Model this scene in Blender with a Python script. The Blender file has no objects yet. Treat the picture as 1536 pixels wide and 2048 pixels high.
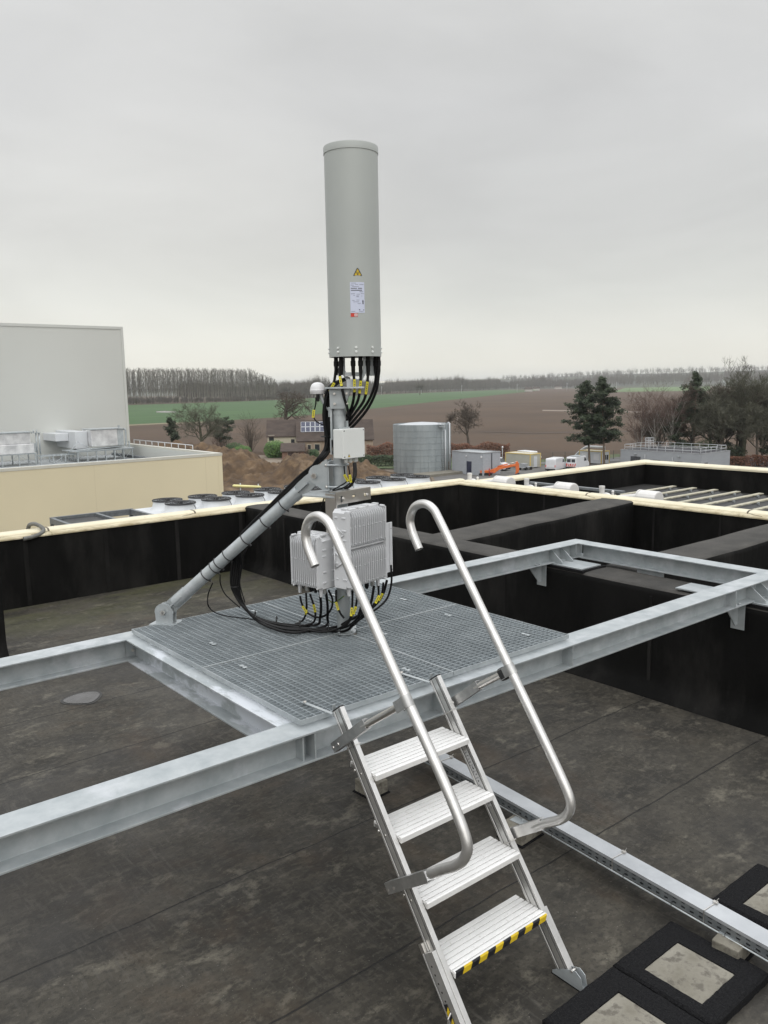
import bpy, math, random
from mathutils import Vector, Matrix, noise
R=math.radians
sc=bpy.context.scene
col=sc.collection
# ---------------------------------------------------------------- camera
PIT,ROLL,YAW,FPX=R(8.72),R(-1.022),R(50.79),1640.0
cam_d=bpy.data.cameras.new('camera'); cam=bpy.data.objects.new('camera',cam_d); col.objects.link(cam)
F=Vector((math.cos(YAW)*math.cos(PIT),math.sin(YAW)*math.cos(PIT),-math.sin(PIT)))
r0=Vector((math.sin(YAW),-math.cos(YAW),0)); u0=r0.cross(F)
rr=r0*math.cos(ROLL)+u0*math.sin(ROLL); uu=-r0*math.sin(ROLL)+u0*math.cos(ROLL)
cam.matrix_world=Matrix(((rr.x,uu.x,-F.x,0),(rr.y,uu.y,-F.y,0),(rr.z,uu.z,-F.z,0),(0,0,0,1)))
cam_d.sensor_fit='VERTICAL'; cam_d.sensor_height=36.0; cam_d.lens=36.0*FPX/2048
cam_d.clip_start=0.05; cam_d.clip_end=12000
sc.camera=cam
sc.render.resolution_x=768; sc.render.resolution_y=1024
# ---------------------------------------------------------------- sky
world=bpy.data.worlds.new('World'); sc.world=world; world.use_nodes=True
nt=world.node_tree; nt.nodes.clear()
def N(t,**k):
    n=nt.nodes.new(t)
    for a,b in k.items(): setattr(n,a,b)
    return n
L=nt.links.new
out=N('ShaderNodeOutputWorld'); bg=N('ShaderNodeBackground'); bg2=N('ShaderNodeBackground'); mix=N('ShaderNodeMixShader')
sky=N('ShaderNodeTexSky'); sky.sky_type='NISHITA'; sky.sun_disc=False
SUN_EL,SUN_AZ=R(36),R(238)     # azimuth of the direction towards the sun, from +X counter-clockwise
sky.sun_elevation=SUN_EL; sky.sun_rotation=R(90)-SUN_AZ
bg.inputs['Strength'].default_value=0.06; L(sky.outputs[0],bg.inputs[0])
tc=N('ShaderNodeTexCoord'); sep=N('ShaderNodeSeparateXYZ'); L(tc.outputs['Generated'],sep.inputs[0])
ramp=N('ShaderNodeValToRGB'); cr=ramp.color_ramp
STOPS=[(0.0,(.60,.595,.545)),(.02,(.68,.665,.60)),(.05,(.66,.655,.605)),(.10,(.59,.595,.565)),(.17,(.54,.543,.53)),(.30,(.545,.548,.545)),(.42,(.58,.582,.575)),(.55,(.95,.96,.97)),(1.0,(1.75,1.78,1.82))]
cr.elements[0].position=0; cr.elements[0].color=(*STOPS[0][1],1); cr.elements[1].position=1; cr.elements[1].color=(*STOPS[-1][1],1)
for p,c in STOPS[1:-1]: e=cr.elements.new(p); e.color=(*c,1)
L(sep.outputs['Z'],ramp.inputs[0])
mp=N('ShaderNodeMapping'); mp.inputs['Scale'].default_value=(1.2,1.2,4.0); L(tc.outputs['Generated'],mp.inputs[0])
nz=N('ShaderNodeTexNoise'); nz.inputs['Scale'].default_value=1.9; nz.inputs['Detail'].default_value=7; nz.inputs['Roughness'].default_value=.52; nz.inputs['Distortion'].default_value=.5
L(mp.outputs[0],nz.inputs['Vector'])
mr=N('ShaderNodeMapRange'); mr.inputs['From Min'].default_value=.3; mr.inputs['From Max'].default_value=.7; mr.inputs['To Min'].default_value=.92; mr.inputs['To Max'].default_value=1.10
L(nz.outputs['Fac'],mr.inputs[0])
vm=N('ShaderNodeVectorMath',operation='SCALE'); L(ramp.outputs[0],vm.inputs[0]); L(mr.outputs[0],vm.inputs['Scale'])
gd_=N('ShaderNodeVectorMath',operation='DOT_PRODUCT'); nrm_=N('ShaderNodeVectorMath',operation='NORMALIZE'); L(tc.outputs['Generated'],nrm_.inputs[0]); L(nrm_.outputs[0],gd_.inputs[0]); gd_.inputs[1].default_value=(math.cos(R(64))*math.cos(R(3)),math.sin(R(64))*math.cos(R(3)),math.sin(R(3)))
gr_=N('ShaderNodeMapRange',interpolation_type='SMOOTHERSTEP'); gr_.inputs['From Min'].default_value=.93; gr_.inputs['From Max'].default_value=1.0; gr_.inputs['To Max'].default_value=.055; L(gd_.outputs['Value'],gr_.inputs[0])
gs_=N('ShaderNodeVectorMath',operation='SCALE'); gs_.inputs[0].default_value=(1.0,.93,.74); L(gr_.outputs[0],gs_.inputs['Scale']); ga_=N('ShaderNodeVectorMath',operation='ADD'); L(vm.outputs[0],ga_.inputs[0]); L(gs_.outputs[0],ga_.inputs[1])
L(ga_.outputs[0],bg2.inputs[0]); bg2.inputs['Strength'].default_value=1.0
mix.inputs[0].default_value=.96; L(bg.outputs[0],mix.inputs[1]); L(bg2.outputs[0],mix.inputs[2]); L(mix.outputs[0],out.inputs[0])
# ---------------------------------------------------------------- sun behind cloud
sl=bpy.data.lights.new('sun','SUN'); sl.energy=.85; sl.angle=R(70); sl.color=(1,.97,.92)
so=bpy.data.objects.new('sun',sl); col.objects.link(so)
sd=Vector((math.cos(SUN_EL)*math.cos(SUN_AZ),math.cos(SUN_EL)*math.sin(SUN_AZ),math.sin(SUN_EL)))
so.rotation_euler=sd.to_track_quat('Z','Y').to_euler(); so.location=(0,0,30)
vs=sc.view_settings; vs.view_transform='Standard'; vs.look='None'; vs.exposure=0.3; vs.gamma=1; vs.use_curve_mapping=False
cy=sc.cycles; cy.use_denoising=True; cy.max_bounces=6; cy.diffuse_bounces=3; cy.glossy_bounces=3; cy.volume_bounces=1; cy.transparent_max_bounces=8
cy.caustics_reflective=False; cy.caustics_refractive=False
# ---------------------------------------------------------------- materials
MATS={}
def mat(name,c,rough=.6,metal=0.0,var=.15,scale=3.0,detail=6,bump=0.0,bscale=40.0,c2=None,lo=.35,hi=.65,stretch=(1,1,1),spec=None,spots=None,coat=0):
    """procedural material: two tones mixed by noise, optional second dirt layer and bump, in object space"""
    if name in MATS: return MATS[name]
    m=bpy.data.materials.new(name); m.use_nodes=True; t=m.node_tree; b=t.nodes['Principled BSDF']; l=t.links.new
    b.inputs['Roughness'].default_value=rough; b.inputs['Metallic'].default_value=metal
    if spec is not None: b.inputs['Specular IOR Level'].default_value=spec
    if coat: b.inputs['Coat Weight'].default_value=coat
    tc=t.nodes.new('ShaderNodeTexCoord'); mp=t.nodes.new('ShaderNodeMapping'); mp.inputs['Scale'].default_value=stretch; l(tc.outputs['Object'],mp.inputs[0])
    n=t.nodes.new('ShaderNodeTexNoise'); n.inputs['Scale'].default_value=scale; n.inputs['Detail'].default_value=detail; n.inputs['Roughness'].default_value=.6; l(mp.outputs[0],n.inputs['Vector'])
    r=t.nodes.new('ShaderNodeMapRange'); r.inputs['From Min'].default_value=lo; r.inputs['From Max'].default_value=hi; l(n.outputs['Fac'],r.inputs[0])
    mx=t.nodes.new('ShaderNodeMix'); mx.data_type='RGBA'; l(r.outputs[0],mx.inputs[0])
    if c2 is None: c2=tuple(min(1,v*(1+var)) for v in c); c=tuple(v*(1-var) for v in c)
    mx.inputs[6].default_value=(*c,1); mx.inputs[7].default_value=(*c2,1)
    colout=mx.outputs[2]
    if spots:   # (colour, scale, threshold lo, hi, amount)
        sc_,cc,a,z,am=spots
        n2=t.nodes.new('ShaderNodeTexNoise'); n2.inputs['Scale'].default_value=sc_; n2.inputs['Detail'].default_value=8; n2.inputs['Roughness'].default_value=.65; l(mp.outputs[0],n2.inputs['Vector'])
        r2=t.nodes.new('ShaderNodeMapRange'); r2.inputs['From Min'].default_value=a; r2.inputs['From Max'].default_value=z; r2.inputs['To Max'].default_value=am; l(n2.outputs['Fac'],r2.inputs[0])
        m2=t.nodes.new('ShaderNodeMix'); m2.data_type='RGBA'; l(r2.outputs[0],m2.inputs[0]); l(colout,m2.inputs[6]); m2.inputs[7].default_value=(*cc,1); colout=m2.outputs[2]
    l(colout,b.inputs['Base Color'])
    if bump:
        nb=t.nodes.new('ShaderNodeTexNoise'); nb.inputs['Scale'].default_value=bscale; nb.inputs['Detail'].default_value=4; l(mp.outputs[0],nb.inputs['Vector'])
        bp=t.nodes.new('ShaderNodeBump'); bp.inputs['Strength'].default_value=bump; bp.inputs['Distance'].default_value=.01; l(nb.outputs['Fac'],bp.inputs['Height']); l(bp.outputs[0],b.inputs['Normal'])
    MATS[name]=m; m['n']=1
    return m
galv=mat('galvanised_steel',(.36,.395,.41),.45,.45,c2=(.51,.54,.55),scale=9,lo=.3,hi=.7,bump=.05,bscale=60,spots=(3.2,(.62,.64,.67),.56,.66,.55))
galv_s=mat('zinc_with_white_bloom',(.36,.395,.41),.5,.4,c2=(.46,.49,.50),scale=9,bump=.05,bscale=60,spots=(3.0,(.72,.75,.80),.50,.56,.7),stretch=(1.6,.7,1))
galv2=mat('galvanised_grating',(.30,.335,.355),.5,.4,c2=(.42,.46,.48),scale=5,lo=.3,hi=.7)
alu=mat('aluminium',(.60,.595,.58),.34,.8,c2=(.74,.73,.715),scale=14,lo=.3,hi=.7,bump=.04,bscale=90,spots=(30,(.42,.39,.34),.62,.75,.4),stretch=(1,1,1))
alu_d=mat('brushed_aluminium_side',(.40,.40,.395),.38,.85,c2=(.52,.52,.51),scale=20)
stainless=mat('stainless_steel',(.66,.64,.61),.3,.9,c2=(.62,.60,.57),scale=8)
paint_ant=mat('pale_grey_radome',(.425,.45,.432),.42,0,var=.03,scale=2)
paint_rru=mat('light_grey_cast_paint',(.60,.61,.625),.5,0,var=.05,scale=6,bump=.03,bscale=200)
plastic_w=mat('light_grey_plastic',(.74,.76,.74),.35,0,var=.03)
dome_w=mat('white_plastic',(.72,.72,.73),.3,0,var=.02)
black_r=mat('black_rubber_and_tray_shade',(.0045,.0045,.005),.5,0,var=.3,spec=.25)
black_p=mat('black_plastic',(.014,.014,.015),.4,0,var=.2)
yellow=mat('yellow_plastic',(.68,.60,.03),.45,0,var=.08,scale=20)
yel_blk=mat('yellow_tape',(.62,.44,.02),.4,0,var=.1,scale=20)
blk_tape=mat('black_tape',(.015,.015,.018),.4,0,var=.2)
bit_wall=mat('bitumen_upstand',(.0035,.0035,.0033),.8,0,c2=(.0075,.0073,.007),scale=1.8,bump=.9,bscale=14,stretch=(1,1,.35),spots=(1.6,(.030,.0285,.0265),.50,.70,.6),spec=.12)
bit_top=mat('weathered_bitumen_cap',(.028,.0265,.0235),.85,0,c2=(.058,.054,.048),scale=2.5,bump=.6,bscale=50,spots=(5,(.12,.115,.10),.62,.78,.5))
concrete=mat('concrete',(.17,.157,.125),.9,0,c2=(.265,.25,.21),scale=9,bump=.5,bscale=60,spots=(18,(.09,.08,.065),.50,.62,.8))
rubber=mat('rubber_granulate',(.007,.007,.008),.95,0,c2=(.018,.018,.019),scale=120,bump=1.0,bscale=150,spec=.15)
cream_m=mat('cream_coping_metal',(.64,.58,.42),.45,.0,c2=(.74,.69,.53),scale=2.5,lo=.3,hi=.7,spots=(9,(.22,.18,.11),.62,.78,.6),bump=.03,bscale=20)
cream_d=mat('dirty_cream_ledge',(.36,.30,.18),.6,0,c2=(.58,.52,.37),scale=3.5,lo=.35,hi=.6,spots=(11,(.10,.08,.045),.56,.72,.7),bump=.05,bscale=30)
coat_w=mat('white_lacquered_steel',(.60,.62,.64),.45,0,var=.04,scale=2)
# ---------------------------------------------------------------- mesh helpers
ORG={}
class MB:
    def __init__(s): s.v=[]; s.f=[]; s.sm=[]
    def add(s,vs,fs,smooth=False):
        o=len(s.v); s.v+= [tuple(p) for p in vs]
        for f in fs: s.f.append(tuple(i+o for i in f)); s.sm.append(smooth)
        return s
    def box(s,x0,x1,y0,y1,z0,z1):
        return s.add([(x0,y0,z0),(x1,y0,z0),(x1,y1,z0),(x0,y1,z0),(x0,y0,z1),(x1,y0,z1),(x1,y1,z1),(x0,y1,z1)],[(0,3,2,1),(4,5,6,7),(0,1,5,4),(1,2,6,5),(2,3,7,6),(3,0,4,7)])
    def obox(s,c,X,Y,Z,hx,hy,hz):
        c=Vector(c);X=Vector(X);Y=Vector(Y);Z=Vector(Z); v=[]
        for k in (-1,1):
            for i,j in ((-1,-1),(1,-1),(1,1),(-1,1)): v.append(c+X*hx*i+Y*hy*j+Z*hz*k)
        return s.add(v,[(0,3,2,1),(4,5,6,7),(0,1,5,4),(1,2,6,5),(2,3,7,6),(3,0,4,7)])
    def tube(s,path,r,n=10,cap=True,smooth=True,r_in=None):
        P=[Vector(p) for p in path]; m=len(P); rs=r if isinstance(r,(list,tuple)) else [r]*m
        vs=[]; up=None
        for i,p in enumerate(P):
            t=(P[min(i+1,m-1)]-P[max(i-1,0)]); t=t.normalized() if t.length>1e-9 else Vector((0,0,1))
            if up is None: up=Vector((0,0,1)) if abs(t.z)<.9 else Vector((1,0,0))
            a=t.cross(up)
            if a.length<1e-6: a=t.orthogonal()
            a.normalize(); b=a.cross(t).normalized(); up=b
            for k in range(n):
                g=2*math.pi*k/n; vs.append(p+(a*math.cos(g)+b*math.sin(g))*rs[i])
        fs=[(i*n+k,i*n+(k+1)%n,(i+1)*n+(k+1)%n,(i+1)*n+k) for i in range(m-1) for k in range(n)]
        s.add(vs,fs,smooth)
        if cap: s.f.append(tuple(len(s.v)-m*n+k for k in range(n))[::-1]); s.sm.append(False); s.f.append(tuple(len(s.v)-n+k for k in range(n))); s.sm.append(False)
        return s
    def cyl(s,a,b,r,n=16,r2=None,smooth=True): return s.tube([a,b],[r,r if r2 is None else r2],n,True,smooth)
    def lathe(s,c,prof,n=32,axis=None,smooth=True):
        c=Vector(c); A=Vector(axis or (0,0,1)).normalized(); X=A.orthogonal().normalized() if axis else Vector((1,0,0)); Y=A.cross(X)
        vs=[c+X*(r*math.cos(2*math.pi*k/n))+Y*(r*math.sin(2*math.pi*k/n))+A*z for r,z in prof for k in range(n)]
        fs=[(i*n+k,i*n+(k+1)%n,(i+1)*n+(k+1)%n,(i+1)*n+k) for i in range(len(prof)-1) for k in range(n)]
        return s.add(vs,fs,smooth)
    def prism(s,poly,O,U,V,W,w0,w1,smooth=False):
        O=Vector(O);U=Vector(U);V=Vector(V);W=Vector(W);n=len(poly)
        vs=[O+U*a+V*b+W*w for w in (w0,w1) for a,b in poly]
        fs=[tuple(range(n))[::-1],tuple(range(n,2*n))]+[(k,(k+1)%n,n+(k+1)%n,n+k) for k in range(n)]
        return s.add(vs,fs,smooth)
    def sphere(s,c,r,n=16,m=8,z=(1,1,1)):
        c=Vector(c); pr=[(max(1e-4,math.sin(math.pi*i/m))*r,-math.cos(math.pi*i/m)*r*z[2]) for i in range(m+1)]
        return s.lathe(c,pr,n)
    def build(s,name,m,parent=None,loc=None,bevel=0,recalc=True):
        if parent is not None: org=ORG[parent.name]
        else: org=Vector(loc if loc is not None else s.v[0])
        me=bpy.data.meshes.new(name); me.from_pydata([(v[0]-org.x,v[1]-org.y,v[2]-org.z) for v in s.v],[],s.f)
        me.polygons.foreach_set('use_smooth',s.sm); 
        me.materials.append(m); me.update()
        if recalc:
            import bmesh; bm=bmesh.new(); bm.from_mesh(me); bmesh.ops.recalc_face_normals(bm,faces=bm.faces)
            for e in bm.edges:
                if len(e.link_faces)==2 and e.calc_face_angle(0)>.6: e.smooth=False
            bm.to_mesh(me); bm.free()
        o=bpy.data.objects.new(name,me); col.objects.link(o)
        if parent is not None: o.parent=parent
        else: o.location=org
        ORG[o.name]=org
        if bevel: b=o.modifiers.new('bevel','BEVEL'); b.width=bevel; b.segments=2; b.limit_method='ANGLE'; b.angle_limit=R(40)
        return o
def split_build(mb,name,m,parent,bevel=0):
    """one part per separate piece: connected faces, merged when their boxes touch"""
    n=len(mb.v); par=list(range(n))
    def fd(a):
        while par[a]!=a: par[a]=par[par[a]]; a=par[a]
        return a
    for f in mb.f:
        for k in f[1:]: par[fd(f[0])]=fd(k)
    comp={}
    for i,f in enumerate(mb.f): comp.setdefault(fd(f[0]),[]).append(i)
    B=[]
    for fs in comp.values():
        ids={k for i in fs for k in mb.f[i]}; P=[mb.v[k] for k in ids]; B.append([[min(p[a] for p in P)-.0008 for a in range(3)],[max(p[a] for p in P)+.0008 for a in range(3)],fs])
    ch=True
    while ch:
        ch=False
        for i in range(len(B)):
            for j in range(i+1,len(B)):
                if all(B[i][0][a]<=B[j][1][a] and B[j][0][a]<=B[i][1][a] for a in range(3)):
                    B[i]=[[min(B[i][0][a],B[j][0][a]) for a in range(3)],[max(B[i][1][a],B[j][1][a]) for a in range(3)],B[i][2]+B[j][2]]; B.pop(j); ch=True; break
            if ch: break
    o=None
    for b in B:
        q=MB(); mp={}
        for i in b[2]:
            for k in mb.f[i]:
                if k not in mp: mp[k]=len(q.v); q.v.append(mb.v[k])
            q.f.append(tuple(mp[k] for k in mb.f[i])); q.sm.append(mb.sm[i])
        o=q.build(name,m,parent,bevel=bevel)
    return o
def tag(o,label=None,cat=None,group=None,kind=None):
    if label: o['label']=label
    if cat: o['category']=cat
    if group: o['group']=group
    if kind: o['kind']=kind
    return o
def thing(name,loc,label,cat,group=None):
    o=bpy.data.objects.new(name,None); col.objects.link(o); o.location=loc; o.empty_display_size=.2; ORG[o.name]=Vector(loc)
    return tag(o,label,cat,group)
def dup(o,loc=None,parent=None,label=None,rotz=None,scale=None):
    c=o.copy(); col.objects.link(c)
    if parent is not None: c.parent=parent
    if loc is not None: c.location=loc; ORG[c.name]=Vector(loc)
    if rotz is not None: c.rotation_euler=(0,0,rotz)
    if scale is not None: c.scale=scale if not isinstance(scale,float) else (scale,)*3
    if label: c['label']=label
    for ch in list(o.children): dup(ch,parent=c)
    return c
def structure(mb,name,m): return tag(mb.build(name,m,loc=mb.v[0]),kind='structure')
def smooth_path(P,k=6):
    """Catmull-Rom through the given points"""
    P=[Vector(p) for p in P]; Q=[P[0]*2-P[1]]+P+[P[-1]*2-P[-2]]; o=[]
    for i in range(1,len(Q)-2):
        a,b,c,d=Q[i-1:i+3]
        for j in range(k):
            t=j/k; o.append(.5*((2*b)+(c-a)*t+(2*a-5*b+4*c-d)*t*t+(3*b-a-3*c+d)*t**3))
    o.append(P[-1]); return o
def flat(poly,z,name,m):
    mb=MB(); mb.add([(x,y,z) for x,y in poly],[tuple(range(len(poly)))]); return structure(mb,name,m)
X3,Y3,Z3=Vector((1,0,0)),Vector((0,1,0)),Vector((0,0,1))
ZR=-2.73      # roof deck
GZ=-15.0      # ground level
# ---------------------------------------------------------------- the roof we stand on
def roof_mat():
    m=bpy.data.materials.new('bitumen_roofing'); m.use_nodes=True; t=m.node_tree; b=t.nodes['Principled BSDF']; l=t.links.new
    def n(ty,**k):
        q=t.nodes.new(ty)
        for a,v in k.items(): setattr(q,a,v)
        return q
    def noise_(scale,detail,rough,st):
        mp=n('ShaderNodeMapping'); mp.inputs['Scale'].default_value=st; l(tc.outputs['Object'],mp.inputs[0])
        q=n('ShaderNodeTexNoise'); q.inputs['Scale'].default_value=scale; q.inputs['Detail'].default_value=detail; q.inputs['Roughness'].default_value=rough; q.inputs['Distortion'].default_value=.15; l(mp.outputs[0],q.inputs['Vector']); return q.outputs['Fac']
    def rng(src,a,z,lo=0,hi=1):
        q=n('ShaderNodeMapRange'); q.inputs['From Min'].default_value=a; q.inputs['From Max'].default_value=z; q.inputs['To Min'].default_value=lo; q.inputs['To Max'].default_value=hi; l(src,q.inputs[0]); return q.outputs[0]
    def mixc(f,a,c):
        q=n('ShaderNodeMix',data_type='RGBA'); l(f,q.inputs[0])
        if isinstance(a,tuple): q.inputs[6].default_value=(*a,1)
        else: l(a,q.inputs[6])
        q.inputs[7].default_value=(*c,1); return q.outputs[2]
    def mul(a,bb,op='MULTIPLY'):
        q=n('ShaderNodeMath',operation=op); l(a,q.inputs[0])
        if isinstance(bb,(int,float)): q.inputs[1].default_value=bb
        else: l(bb,q.inputs[1])
        return q.outputs[0]
    tc=n('ShaderNodeTexCoord')
    big=rng(noise_(.9,6,.6,(1,1.2,1)),.40,.60); c=mixc(big,(0.0248,0.0221,0.0175),(0.0460,0.0410,0.0318))
    med=rng(noise_(3.1,8,.62,(1,1.4,1)),.46,.62,0,.6); c=mixc(med,c,(0.0718,0.0639,0.0496))
    dk=rng(noise_(2.0,9,.66,(1,1.3,1)),.50,.60,0,.5); c=mixc(dk,c,(0.0152,0.0140,0.0118))
    pale=rng(noise_(4.2,10,.68,(1,1.5,1)),.56,.66,0,.7); c=mixc(pale,c,(0.1518,0.1377,0.1075))
    fine=rng(noise_(19,8,.66,(.8,1.4,1)),.50,.62,0,.45); c=mixc(fine,c,(0.0966,0.0873,0.0689))
    grit=rng(noise_(33,5,.66,(1,1,1)),.52,.62,0,.5); c=mixc(grit,c,(0.0138,0.0128,0.0109))
    speck=rng(noise_(90,2,.5,(1,1,1)),.72,.75,0,.5); c=mixc(speck,c,(0.2760,0.2610,0.2268))
    rust=rng(noise_(1.1,8,.66,(1.3,1,1)),.55,.68,0,.4); c=mixc(rust,c,(0.0644,0.0414,0.0235))
    sy=n('ShaderNodeSeparateXYZ'); l(tc.outputs['Object'],sy.inputs[0])
    moss=mul(rng(sy.outputs['Y'],3.9,5.7),rng(noise_(1.4,7,.7,(.6,1.4,1)),.42,.60,0,.75)); c=mixc(moss,c,(0.0690,0.0702,0.0286))
    foot_=rng(noise_(7.5,3,.5,(1,1,1)),.67,.71,0,.6); c=mixc(mul(foot_,rng(noise_(.6,3,.5,(1,1,1)),.52,.60)),c,(0.0110,0.0103,0.0088))
    # lap seams every metre, running along X, with a slightly wandering edge
    sp=n('ShaderNodeSeparateXYZ'); l(tc.outputs['Object'],sp.inputs[0])
    wob=rng(noise_(1.5,4,.6,(1,1,1)),.3,.7,-.012,.012)
    yy=mul(mul(mul(sp.outputs['Y'],wob,'ADD'),1/1.05),.595,'ADD'); fr=n('ShaderNodeMath',operation='FRACT'); l(yy,fr.inputs[0])
    d=mul(mul(fr.outputs[0],.5,'SUBTRACT'),0,'ADD'); ab=n('ShaderNodeMath',operation='ABSOLUTE'); l(d,ab.inputs[0])
    line=rng(ab.outputs[0],.0025,.007,1,0)
    band=rng(noise_(.35,5,.65,(1,1.6,1)),.50,.62,0,.55)
    c=mixc(band,c,(.028,.026,.024)); c=mixc(mul(line,.85),c,(.008,.008,.008))
    # fine rolling striations at right angles to the laps
    mp=n('ShaderNodeMapping'); mp.inputs['Rotation'].default_value=(0,0,R(-32)); mp.inputs['Scale'].default_value=(48,7,1); l(tc.outputs['Object'],mp.inputs[0])
    w=n('ShaderNodeTexNoise'); w.inputs['Scale'].default_value=1.0; w.inputs['Detail'].default_value=4; w.inputs['Roughness'].default_value=.6; l(mp.outputs[0],w.inputs['Vector'])
    st=mul(rng(w.outputs['Fac'],.52,.68,0,.42),rng(noise_(1.3,5,.65,(1,1,1)),.42,.62)); c=mixc(st,c,(.095,.088,.076))
    l(c,b.inputs['Base Color'])
    rg=rng(noise_(1.6,6,.6,(1,1,1)),.35,.65,.55,.85); l(rg,b.inputs['Roughness']); b.inputs['Specular IOR Level'].default_value=.4
    h=mul(mul(noise_(60,6,.7,(1,1,1)),1.0),mul(w.outputs['Fac'],.35),'ADD'); h=mul(h,mul(line,-3.0),'ADD')
    bp=n('ShaderNodeBump'); bp.inputs['Strength'].default_value=.55; bp.inputs['Distance'].default_value=.006; l(h,bp.inputs['Height']); l(bp.outputs[0],b.inputs['Normal'])
    return m
bit_roof=roof_mat()
bld=thing('flat_roofed_building',(5,5,GZ),'black bitumen flat roof divided by upstand walls, cream metal copings, in the foreground','building')
YP,XP,XR2=10.9,10.7,17.15
ZC=-1.84
wall_paint=mat('cream_wall_cladding',(.42,.39,.30),.6,0,var=.05,scale=.5)
mb=MB()
mb.v=[(-8,-6,ZR),(XP,-6,ZR),(XP,YP,ZR),(-8,YP,ZR)]; mb.f=[(0,1,2,3)]; mb.sm=[False]
o=mb.build('roof_deck',bit_roof,bld); tag(o,label='dark weathered bitumen roof deck with lap seams')
mb=MB(); mb.box(-8.2,XR2+.25,-6.2,YP+.3,GZ,ZR-.3); mb.build('outer_wall',wall_paint,bld)
# perimeter parapets (black upstands)
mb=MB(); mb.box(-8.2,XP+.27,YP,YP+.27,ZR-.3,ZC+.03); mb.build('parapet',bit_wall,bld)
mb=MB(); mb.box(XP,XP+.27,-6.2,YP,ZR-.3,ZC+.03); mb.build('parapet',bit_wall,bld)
# inner upstand walls with rounded shoulders
def upstand(p0,p1,n,w,top,name='upstand_wall',w2=None):
    """wall whose near face runs p0->p1, n = unit normal pointing away from camera side, w width"""
    p0=Vector((*p0,0));p1=Vector((*p1,0));d=(p1-p0).normalized();n=Vector((*n,0)); ln=(p1-p0).length
    seg=max(2,int(ln/.35)); mbw=MB(); mbt=MB(); rad=.06
    prof=[(-.10,ZR-.01),(-.085,ZR+.02),(-.03,ZR+.09),(-.004,ZR+.16),(0,ZR+.25),(0,top-rad)]+[(rad-rad*math.cos(a),top-rad+rad*math.sin(a)) for a in (.4,.8)]
    topp=[(rad-rad*math.cos(a),top-rad+rad*math.sin(a)) for a in (.8,1.2,1.57)]
    full_t=topp+[(w/2,top+.006)]+[(w-u,z) for u,z in topp[::-1]]
    back=[(w-u,z) for u,z in prof[::-1]]
    for P,mm in ((prof,mbw),(full_t,mbt),(back,mbw)):
        vs=[];m_=len(P)
        for i in range(seg+1):
            q=p0+d*(ln*i/seg)
            for u,z in P:
                wz=noise.noise(Vector((q.x*1.3,q.y*1.3,u*2)))*.012
                wu=noise.noise(Vector((q.x*.9+7,q.y*.9,z*3)))*.014
                vs.append(q+n*(u+wu)+Vector((0,0,z+wz)))
        mm.add(vs,[(i*m_+k,i*m_+k+1,(i+1)*m_+k+1,(i+1)*m_+k) for i in range(seg) for k in range(m_-1)],True)
    for q in (p0,p1): 
        pp=prof[3:]+full_t+back[:-3]; mbw.add([q+n*u+Vector((0,0,z)) for u,z in pp],[tuple(range(len(pp)))])
    o=mbw.build(name,bit_wall,bld); mbt.build('wall_cap',bit_top,o)
    return o
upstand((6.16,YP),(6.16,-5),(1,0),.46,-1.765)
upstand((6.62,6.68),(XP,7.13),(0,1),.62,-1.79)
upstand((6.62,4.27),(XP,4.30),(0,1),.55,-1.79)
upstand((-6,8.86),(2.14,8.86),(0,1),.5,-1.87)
# lap strips hanging on the black walls (vertical joints)
mb=MB()
def lapY(x,y,z0,z1,w=.055): mb.box(x-w/2,x+w/2,y-.006,y+.01,z0,z1)
def lapX(x,y,z0,z1,w=.03): mb.box(x-.006,x+.01,y-w/2,y+w/2,z0,z1)
for i in range(11): lapY(-1.2+i*1.04,YP,ZR+.0,ZC)
for i in range(9): lapX(XP,9.9-i*1.04,ZR,ZC)
for y in (9.8,8.75,5.6,3.9,2.2): lapX(6.155,y,ZR+.12,-1.84)
split_build(mb,'lap_strip',mat('bitumen_lap',(.007,.0068,.0065),.85,0,c2=(.022,.021,.02),scale=3,stretch=(1,1,.4),spec=.15),bld)
# cream copings: stepped profile
sealant=mat('dark_joint_sealant',(.05,.04,.03),.7,0,c2=(.16,.13,.09),scale=20)
def coping(p0,p1,n,joints,ZC=ZC,wid=.30):
    d=(Vector((*p1,0))-Vector((*p0,0)));ln=d.length;d.normalize();n=Vector((*n,0))
    led=[(-.022,ZC),(-.022,ZC+.018),(-.018,ZC+.022),(-.006,ZC+.022),(-.003,ZC+.030),(.118,ZC+.036),(.118,ZC+.0),(.0,ZC-.004)]
    cap=[(.119,ZC+.01),(.119,ZC+.040),(.126,ZC+.052),(.145,ZC+.066),(.175,ZC+.073),(wid-.04,ZC+.074),(wid-.012,ZC+.066),(wid,ZC+.045),(wid,ZC-.12),(wid-.02,ZC-.12),(wid-.02,ZC+.01)]
    js=[0]+joints+[ln]
    for a,b in zip(js[:-1],js[1:]):
        mb=MB(); mb.prism(cap,Vector((*p0,0)),n,Z3,d,a+.004,b-.004); o=mb.build('coping',cream_m,bld,bevel=.004)
        mb=MB(); mb.prism(led,Vector((*p0,0)),n,Z3,d,a+.002,b-.002); mb.build('ledge',cream_d,o,bevel=.002)
        if b<ln:
            m2=MB(); m2.prism([(u-.001 if u<.13 else u,z+.003) for u,z in cap[1:8]]+[(u+.004,z-.01) for u,z in cap[1:8][::-1]],Vector((*p0,0)),n,Z3,d,b-.012,b+.012); m2.build('joint_cover',sealant,o)
            m2=MB(); P=[(b+.01-.26*t,.13-.11*t+.008*math.sin(9*t)) for t in [k/10 for k in range(11)]]
            m2.tube([Vector((*p0,0))+d*s_+n*u_+Z3*(ZC+.0335) for s_,u_ in P],[.010-.007*k/10 for k in range(11)],5); m2.build('sealant_trace',sealant,o)
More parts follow.
